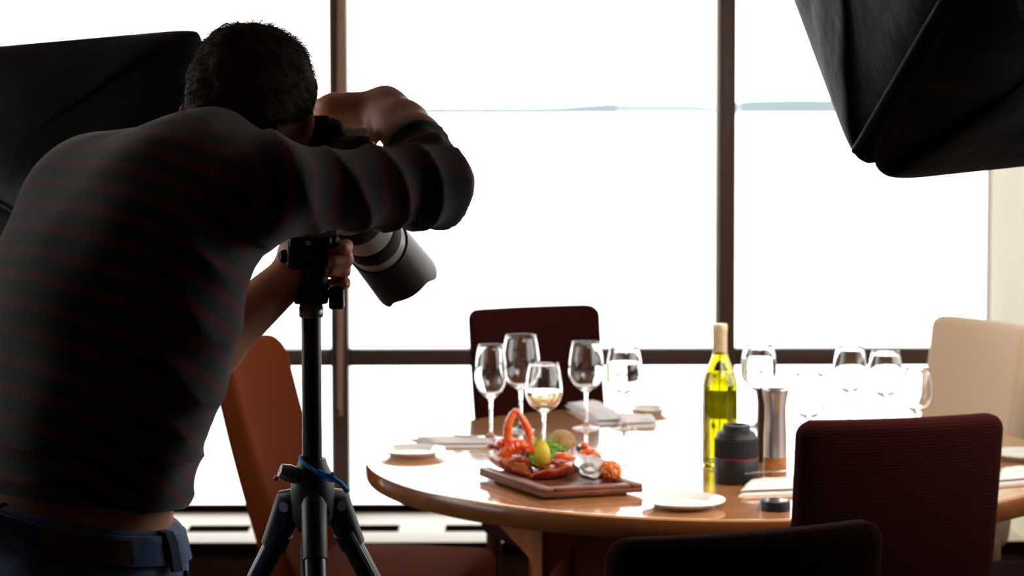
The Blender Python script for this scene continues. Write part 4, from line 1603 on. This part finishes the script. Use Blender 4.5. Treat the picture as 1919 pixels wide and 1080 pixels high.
def knit_disp(v):
    v = v.astype(np.float64)
    d = .0022 * fbm(v, 14, 3) + .0010 * fbm(v, 40, 5)
    def ring(a, b, freq, amp, tw, r=.09):
        a_, b_ = np.array(a), np.array(b)
        L = np.linalg.norm(b_ - a_)
        t = ((v - a_) @ (b_ - a_)) / L
        dd = sd_cap(v.astype(np.float32), a, b, 0, 0)
        msk = np.clip((r - dd) / .03, 0, 1) * np.clip((t + .02) / .05, 0, 1) * np.clip((L + .06 - t) / .05, 0, 1)
        s = t * freq + tw * (v[:, 2] * 22) + 1.3 * fbm(v, 12, 8)
        return amp * (ridge(s) - .35) * msk
    d += ring(shR, elR, 58, .0075, .55)
    d += ring(elR, elR.lerp(wrR, .5), 85, .0055, -.35)
    d += ring(shR - (elR - shR) * .5, shR, 42, .0050, .6, .13)
    # gathers near the waist
    zz = v[:, 2]
    m = np.clip((P(0, 780, 2.5).z - zz) / .05, 0, 1)
    d += m * .0055 * (ridge(zz * 62 + 2.0 * fbm(v, 7, 11)) - .4)
    m2 = np.clip((v[:, 0] - (che.x + .04)) / .08, 0, 1) * np.clip((upp.z - zz) / .08, 0, 1) * (1 - m)
    d += m2 * .0050 * (ridge((v[:, 0] + v[:, 2] * .6) * 60 + 1.5 * fbm(v, 8, 12)) - .4)
    return d


seat_in(nets(f_knit, [lo[0] - .05, 2.2, .85], [hi[0] + .05, 3.15, 1.62], .006, 'knit_jumper', KNIT, person, attr=knit_stripe, disp=knit_disp, smooth_it=2))


jt0 = P(200, 985, 2.5)
jtn = V(Vector((.17, .06, 1)).normalized())
def f_jeans(p):
    d = f_legs(p, .012)
    d = smin(d, sd_flat(p, pel + Vector((0, 0, -.05)), pel + Vector((0, 0, .04)), .172, .162, (BF.x, BF.y, 0), .72), .03)
    d = smax(d, (p - V(P(200, 985, 2.5))) @ jtn, .004)
    return d
def jeans_disp(v):
    v = v.astype(np.float64)
    return .003 * fbm(v, 16, 21) + .0015 * (ridge(v[:, 2] * 40 + 2 * fbm(v, 6, 22)) - .4)
seat_in(nets(lambda p: smax(f_jeans(p), -(p[:, 2] - .06), .004), [lo[0] - .05, 2.25, .04], [hi[0], 3.1, 1.2], .007, 'jeans', DENIM, person, disp=jeans_disp, smooth_it=2))


def surf(fn, c, dirv, far=.4):
    """first point of fn's surface met coming from c + dirv*far towards c"""
    c = np.array(c); dv = np.array(dirv); dv = dv / np.linalg.norm(dv)
    ts = np.linspace(far, 0, 400)
    q = (c + ts[:, None] * dv).astype(np.float32)
    f = fn(q)
    i = int(np.argmax(f < 0)) if (f < 0).any() else 399
    return Vector(q[i])


def wrap_band(fn, c, dirs, z0s, hgt, off, th, name, m, parent, taper=0):
    """strip lying on surface fn around centre c; dirs: list of 2-D angles; z0s: lower z per angle"""
    g = MB(); vs, fs = [], []
    K = 5
    for ii, (a, z0) in enumerate(zip(dirs, z0s)):
        hh_ = hgt * (1 - taper * ii / (len(dirs) - 1)) if taper else hgt
        z0 += hgt - hh_ if taper else 0
        dv = Vector((math.cos(a), math.sin(a), 0))
        for k in range(K + 1):
            z = z0 + hh_ * k / K
            p = surf(fn, (c.x, c.y, z), dv)
            vs.append(p + dv * (off + th) - OFF); vs.append(p + dv * off - OFF)
    W = 2 * (K + 1)
    for i in range(len(dirs) - 1):
        for k in range(K):
            a = i * W + 2 * k
            fs.append((a, a + 2, a + W + 2, a + W)); fs.append((a + 1, a + W + 1, a + W + 3, a + 3))
        fs.append((i * W, i * W + W, i * W + W + 1, i * W + 1))
        t = i * W + 2 * K
        fs.append((t, t + 1, t + W + 1, t + W))
    for i in (0, len(dirs) - 1):
        for k in range(K):
            a = i * W + 2 * k
            fs.append((a, a + 1, a + 3, a + 2))
    return g.add(vs, fs).build(name, m, parent, angle=60)


def jz(a, lift):
    """height of the tilted waist plane at angle a around the pelvis"""
    x, y = pel.x + .14 * math.cos(a), pel.y + .14 * math.sin(a)
    p0 = P(200, 985, 2.5)
    return p0.z - (jtn[0] * (x - p0.x) + jtn[1] * (y - p0.y)) / jtn[2] + lift


A0 = [math.radians(x) for x in range(-180, 181, 6)]
wrap_band(f_jeans, pel, A0, [jz(a, -.042) for a in A0],  .034, .0035, .004, 'waistband', DENIM, person)
for deg in (-32, -112, 60):
    a = math.radians(deg); w_ = .045
    AA = [a - w_ + w_ * 2 * i / 4 for i in range(5)]
    wrap_band(f_jeans, pel, AA, [jz(q, -.050) for q in AA], .058, .008, .005, 'belt_loop', DENIM2, person)
AA = [math.radians(-84 + 34 * i / 8) for i in range(9)]
wrap_band(f_jeans, pel, AA, [jz(q, -.040) for q in AA], .028, .009, .003, 'leather_patch', LEATHER, person)
# a strip of undershirt showing above the waistband at his back
AA = [math.radians(-185 + 125 * i / 24) for i in range(25)]
wrap_band(lambda p: f_torso(p, .0), pel, AA, [jz(q, -.012) for q in AA], .060, .001, .006, 'undershirt', VEST, person, taper=.95)
# pocket opening and rivet
pk = MB()
pp = []
for i in range(13):
    t = i / 12
    a = math.radians(-22 + 34 * t); z = jz(a, -.045) - .060 * math.sin(t * math.pi / 2) ** .8 - .01
    p = surf(f_jeans, (pel.x, pel.y, z), Vector((math.cos(a), math.sin(a), 0)))
    pp.append(p + Vector((math.cos(a), math.sin(a), 0)) * .002 - OFF)
pk.tube(pp, .0035, n=6)
pk.build('pocket_seam', DENIM2, person)
rv = pp[9]
MB().sphere(rv + Vector((.002, -.003, .006)), .0045, n=10).build('rivet', GREYMET, person)

# shoes
for a in (anL, anR):
    t = Vector((a.x, a.y, 0)) + BF * .17
    def f_shoe(p, a=a, t=t):
        d = sd_cap(p, Vector((a.x, a.y, .055)) - BF * .02, Vector((t.x, t.y, .040)), .046, .040)
        d = smin(d, sd_cap(p, Vector((a.x, a.y, .05)), Vector((a.x, a.y, .09)), .044, .042), .03)
        return smax(d, -p[:, 2], .004)
    q = nets(f_shoe, [a.x - .12, a.y - .12, -.01], [t.x + .09, t.y + .09, .15], .006, 'shoe', RUBBER, person)
    seat_in(q)

# face details
for s in (-1, 1):
    e = MB().sphere(HP(s * .030, .088, -.008) - OFF, .0115, n=14).build('eye', EYE_W, person)
    MB().sphere(HP(s * .030, .0965, -.008) - OFF, .0048, n=10).build('iris', EYE_D, e)
MB().tube([HP(-.022, .098, -.075) - OFF, HP(-.008, .1035, -.073) - OFF, HP(0, .104, -.0745) - OFF, HP(.008, .1035, -.073) - OFF, HP(.022, .098, -.075) - OFF], [.002, .0045, .004, .0045, .002], n=8).build('lips', LIP, person)


# hair: a cap on the skull plus strands
def f_scalp(p):
    d = sd_ell(p, HP(0, -.004, .016), HAX, (.083, .103, .086))
    d = smin(d, sd_ell(p, HP(0, -.045, -.035), HAX, (.066, .052, .060)), .03)
    q = (p - V(hc))
    f = q @ V(HF); u = q @ V(HU); r = np.abs(q @ V(HR))
    cut = (f - .072 - .10 * u) * .7                                    # hairline at the face
    d = smax(d, cut, .01)
    d = smax(d, np.minimum(f - .012, .01) * .0 + (-u - .075 + .25 * np.maximum(f, 0) * 0), .01)
    side = smax((-u - .012), (f + .015), .01)                          # free the ear
    d = smax(d, smin(side * 0 + 9, 9 - side * 0, .01) * 0 + smax(-u - .020 - .6 * (-f) * (f < 0), f - .010, .01) * (r > .05) + (-1) * (r <= .05), .006)
    return d
def hair_disp(v):
    v = v.astype(np.float64)
    return .0022 * fbm(v, 60, 31) + .0012 * fbm(v, 150, 32)
hair = seat_in(nets(f_scalp, tuple(np.array(hc) - .17), tuple(np.array(hc) + .17), .004, 'hair', HAIR, person, disp=hair_disp, smooth_it=1))
hg = MB()
me = hair.data
rs = random.Random(3)
polys = me.polygons
nv = len(polys)
vsH, fsH = [], []
for i in range(13000):
    f = polys[rs.randrange(nv)]
    c = Vector(f.center); nrm = Vector(f.normal)
    rel = c - hc
    up = rel.dot(HU)
    fl = (HF * .9 - HU * .35 if up > .04 else -HU) + Vector((rs.uniform(-.6, .6), rs.uniform(-.6, .6), rs.uniform(-.6, .6)))
    fl = (fl - nrm * fl.dot(nrm)).normalized()
    top = max(0, min(1, (up - .02) / .06))
    L = rs.uniform(.008, .014) + top * rs.uniform(0, .014)
    lift = .30 + .25 * rs.random() + top * .35
    a = c - nrm * .002
    b = a + (fl + nrm * lift).normalized() * L * .5
    d_ = b + (fl + nrm * (lift - .8 * rs.random())).normalized() * L * .5
    sd = fl.cross(nrm).normalized() * .0003
    k = len(vsH)
    vsH += [a + sd, a - sd, a + nrm * .0004, b + sd * .8, b - sd * .8, b + nrm * .0003, d_]
    fsH += [(k, k + 1, k + 4, k + 3), (k + 1, k + 2, k + 5, k + 4), (k + 2, k, k + 3, k + 5), (k + 3, k + 4, k + 6), (k + 4, k + 5, k + 6), (k + 5, k + 3, k + 6)]
hs = MB(); hs.v = [v - OFF for v in vsH]; hs.f = fsH
hs.build('hair_strands', HAIR, person, fix=False)['kind'] = 'stuff'
# a few curls standing up at the crown
cu = MB()
for (x0, y0, pts) in ((420, 62, [(412, 50), (425, 42), (436, 48), (430, 56)]), (445, 58, [(438, 46), (446, 42), (452, 50)]), (470, 54, [(480, 46), (496, 50), (500, 58)]), (500, 56, [(515, 50), (528, 60), (524, 68)]), (530, 66, [(538, 64), (540, 74)])):
    q = [P(x0, y0 + 6, 2.74)] + [P(x, y, 2.74 + .004 * i) for i, (x, y) in enumerate(pts)]
    cu.tube([v - OFF for v in q], [.0016] + [.0011] * (len(q) - 2) + [.0006], n=6)
cu.build('hair_curl', HAIR, person)

# ------------------------------------------------------------------ tripod
tx = P(583, 700, 2.86)
TX, TY = tx.x, 2.86
tri = empty('tripod', (TX, TY, 0), 0, 'black camera tripod with grey metal collars and a blue cord standing before the man', 'tripod')
def tz(py): return P(583, py, TY).z
hub = tz(905)
L_ = lambda prof, m_, nm, par=tri, n=36: MB().lathe(prof, n=n).build(nm, m_, par, angle=35)
L_([(0, hub - .02), (.0132, hub - .02), (.0132, tz(593)), (0, tz(593))], CARBON, 'centre_column')
L_([(0, tz(594)), (.0150, tz(594)), (.0165, tz(590)), (.0165, tz(575)), (.0155, tz(573)), (.0155, tz(566)), (0, tz(566))], GREYMET, 'column_collar')
L_([(0, tz(568)), (.022, tz(568)), (.0235, tz(562)), (.0235, tz(505)), (.021, tz(498)), (0, tz(498))], BLACK, 'head_base')
L_([(0, tz(500)), (.019, tz(498)), (.024, tz(490)), (.025, tz(474)), (.020, tz(462)), (0, tz(455))], BLACK, 'ball')
MB().box(-.030, -.004, -.026, .012, tz(502), tz(446), bev=.006).build('head_housing', BLACK, tri)
MB().box(-.026, .030, -.030, .030, tz(462), tz(440), bev=.004).build('clamp', BLACK, tri)
for s in (-1, 1):
    MB().lathe([(0, 0), (.009, 0), (.009, .014), (.006, .018), (0, .018)], n=16, m=frame((s * .022 if s > 0 else -.024, -.008, tz(480) if s < 0 else tz(452)), (s, -.5, .1))).build('head_knob', RUBBER, tri)
MB().box(-.004, .003, -.0325, -.029, tz(456), tz(448)).build('level_mark', STEEL, tri)
gx = P(632, 562, 2.85).x - TX
MB().box(gx - .012, gx + .008, -.012, .012, tz(578), tz(536), bev=.003).build('lever', BLACK, tri)
MB().tube([(.012, 0, tz(548)), (gx, 0, tz(552))], .006, n=10).build('lever_arm', BLACK, tri)
# hub
MB().lathe([(0, hub - .065), (.020, hub - .065), (.028, hub - .045), (.030, hub - .01), (.027, hub + .012), (.021, hub + .024), (.018, hub + .034), (0, hub + .034)], n=30).build('hub', BLACK, tri, angle=35)
MB().lathe([(0, 0), (.011, 0), (.012, .012), (.009, .024), (0, .026)], n=18, m=frame((-.020, -.012, hub + .012), (-.9, -.25, .35))).build('column_lock_knob', GREYMET, tri)
MB().sphere((-.047, -.020, hub + .010), .0035, n=10).build('red_button', TOM, tri)
for k, (az, nm) in enumerate(((-82, 0), (36, 1), (154, 2))):
    a = math.radians(az)
    d = Vector((math.cos(a), math.sin(a), 0))
    t0 = d * .034 + Vector((0, 0, hub - .042))
    t1 = d * .58 + Vector((0, 0, .012))
    leg = MB().tube([t0, t0.lerp(t1, .42)], [.0150, .0145], n=20).build('leg', CARBON, tri, angle=40)
    dd = (t1 - t0).normalized()
    MB().tube([t0.lerp(t1, .40), t0.lerp(t1, .44)], .0195, n=20).build('leg_lock', RUBBER, leg)
    MB().tube([t0.lerp(t1, .44), t0.lerp(t1, .97)], .013, n=18).build('lower_tube', CARBON, leg)
    MB().tube([t0.lerp(t1, .965), t1], [.015, .012], n=16).build('rubber_foot', RUBBER, leg)
    sd = d.cross(Vector((0, 0, 1)))
    MB().tube([d * .014 + Vector((0, 0, hub - .018)), t0 + Vector((0, 0, .018)) + d * .004, t0.lerp(t1, .05) + d * .002], [.012, .0175, .0168], n=18).build('leg_shoulder', BLACK, leg)
    MB().tube([t0 - sd * .020 + Vector((0, 0, .010)), t0 + sd * .020 + Vector((0, 0, .010))], .0075, n=14).build('hinge_pin', GREYMET, leg)
    MB().tube([t0.lerp(t1, .03) + sd * .014 - Vector((0, 0, 0)), t0.lerp(t1, .13) + sd * .014], .0055, n=10, flat=.6).build('side_strip', GREYMET, leg)
    MB().tube([t0.lerp(t1, .03), t0.lerp(t1, .052)], .0172, n=20).build('leg_collar', GREYMET if k == 0 else BLACK, leg)
# blue cord round the column
cd_ = MB(); q = []
for i in range(30):
    a = 2 * math.pi * i / 29
    q.append(Vector((.022 * math.cos(a) + .006, .022 * math.sin(a), tz(878) - .016 * math.cos(a))))
cd_.tube(q, .0028, n=8)
cd_.tube([Vector((.006, -.022, tz(880))), Vector((.026, -.030, tz(885))), Vector((.040, -.028, tz(898))), Vector((.049, -.022, tz(915)))], .0034, n=8)
cd_.tube([Vector((.010, -.024, tz(876))), Vector((.030, -.030, tz(892))), Vector((.030, -.034, tz(878)))], .0026, n=8)
ob_ = cd_.build('blue_cord', BLUECORD)
ob_.location = (TX, TY, 0)
tag(ob_, 'bright blue cord tied round the tripod column above its legs', 'cord')

# ------------------------------------------------------------------ the camera on the tripod
c0 = P(600, 322, 2.80); c1 = P(753, 516, 3.14)
ax = (c1 - c0).normalized()
dsl = empty('photo_camera', (0, 0, 0), 0, 'camera with a long black and white telephoto lens on the tripod, pointed at the food', 'camera')
Mc = frame(c0, ax)
dsl.matrix_world = Mc
LT = (c1 - c0).length
X_ = -1  # local +X is to the left of the viewer-facing frame
MB().box(-.072, .072, -.050, .040, -.035, .030, bev=.012).build('shell', BLACK, dsl)
MB().box(-.075, -.050, -.050, .036, -.045, .052, bev=.010).build('grip', RUBBER, dsl)
MB().box(-.030, .030, .034, .066, -.038, .030, bev=.012).build('prism_housing', BLACK, dsl)
MB().box(-.020, .020, .040, .060, -.052, -.034, bev=.005).build('eyecup', RUBBER, dsl)
MB().box(-.045, .030, -.035, .022, -.039, -.034, bev=.001).build('rear_screen', mat('screen_glass', (.05, .055, .06), rough=.08, coat=1, var=.1), dsl)
MB().box(-.068, -.032, .038, .044, -.020, .018, bev=.001).build('top_display', GREYMET, dsl)
MB().lathe([(0, 0), (.011, 0), (.011, .010), (0, .012)], n=20, m=Matrix.Translation((.050, .038, -.002)) @ Matrix.Rotation(-math.pi / 2, 4, 'X')).build('mode_dial', BLACK, dsl)
lens = MB().lathe([(0, .028), (.034, .028), (.036, .034), (.036, .060), (.0385, .075), (.0385, .165), (.040, .17), (.040, .227), (0, .227)], n=48).build('lens_barrel', WHITELENS, dsl, angle=35)
MB().lathe([(0, .130), (.0400, .130), (.0410, .133), (.0410, .160), (.0400, .163), (0, .163)], n=56).build('zoom_ring', RUBBER, lens, angle=35)
MB().lathe([(0, .205), (.0405, .205), (.0425, .208), (.0425, .236), (.0415, .239), (0, .239)], n=56).build('focus_ring', RUBBER, lens, angle=35)
MB().lathe([(0, .238), (.0415, .238), (.0425, .241), (.0425, .266), (0, .266)], n=48).build('white_band', WHITELENS, lens, angle=35)
MB().lathe([(0, .266), (.038, .266), (.038, .2675), (.02, .271), (0, .272)], n=40).build('front_element', mat('coated_front_glass', (.03, .02, .05), rough=.03, coat=1, var=.1), lens, angle=35)
# petal hood
vs, fs = [], []
n = 96; K = 8
for lay, dr in ((0, .0), (1, -.0022)):
    for k in range(K + 1):
        for i in range(n):
            a = 2 * math.pi * i / n
            ln = LT - .004 + .020 * math.tanh(2.5 * math.cos(2 * (a - math.radians(145))))
            z = .262 + (ln - .262) * k / K
            r = .0448 + .0045 * k / K + dr
            vs.append((r * math.cos(a), r * math.sin(a), z))
H = (K + 1) * n
for lay in (0, 1):
    for k in range(K):
        for i in range(n):
            a = lay * H + k * n
            fs.append((a + i, a + (i + 1) % n, a + n + (i + 1) % n, a + n + i))
for k in (0, K):
    for i in range(n):
        a = k * n
        fs.append((a + i, a + (i + 1) % n, H + a + (i + 1) % n, H + a + i))
MB().add(vs, fs).build('lens_hood', BLACK, dsl, angle=40)
MB().lathe([(.0420, .259), (.0455, .259), (.0455, .266), (.0420, .266)], n=48, closed=True).build('hood_mount', BLACK, dsl, angle=35)
# tripod collar with a foot that reaches the clamp
MB().lathe([(.0380, .080), (.0440, .080), (.0440, .104), (.0380, .104)], n=48, closed=True).build('mount_collar', WHITELENS, dsl, angle=35)
inv = Mc.inverted()
dq = inv @ P(668, 258, 2.80)
MB().box(dq.x - .016, dq.x + .016, dq.y - .022, dq.y + .013, dq.z - .012, dq.z + .012, bev=.006).build('side_display', mat('pale_grey_plastic', (.85, .85, .84), rough=.4, var=.25, vscale=60), dsl)
cl = inv @ Vector((TX + .002, TY, tz(440) + .002))
k0 = Vector((0, -.046, .092))
MB().tube([k0, k0.lerp(cl, .5), cl], [.014, .013, .016], n=16, flat=.7).build('collar_foot', WHITELENS, dsl)
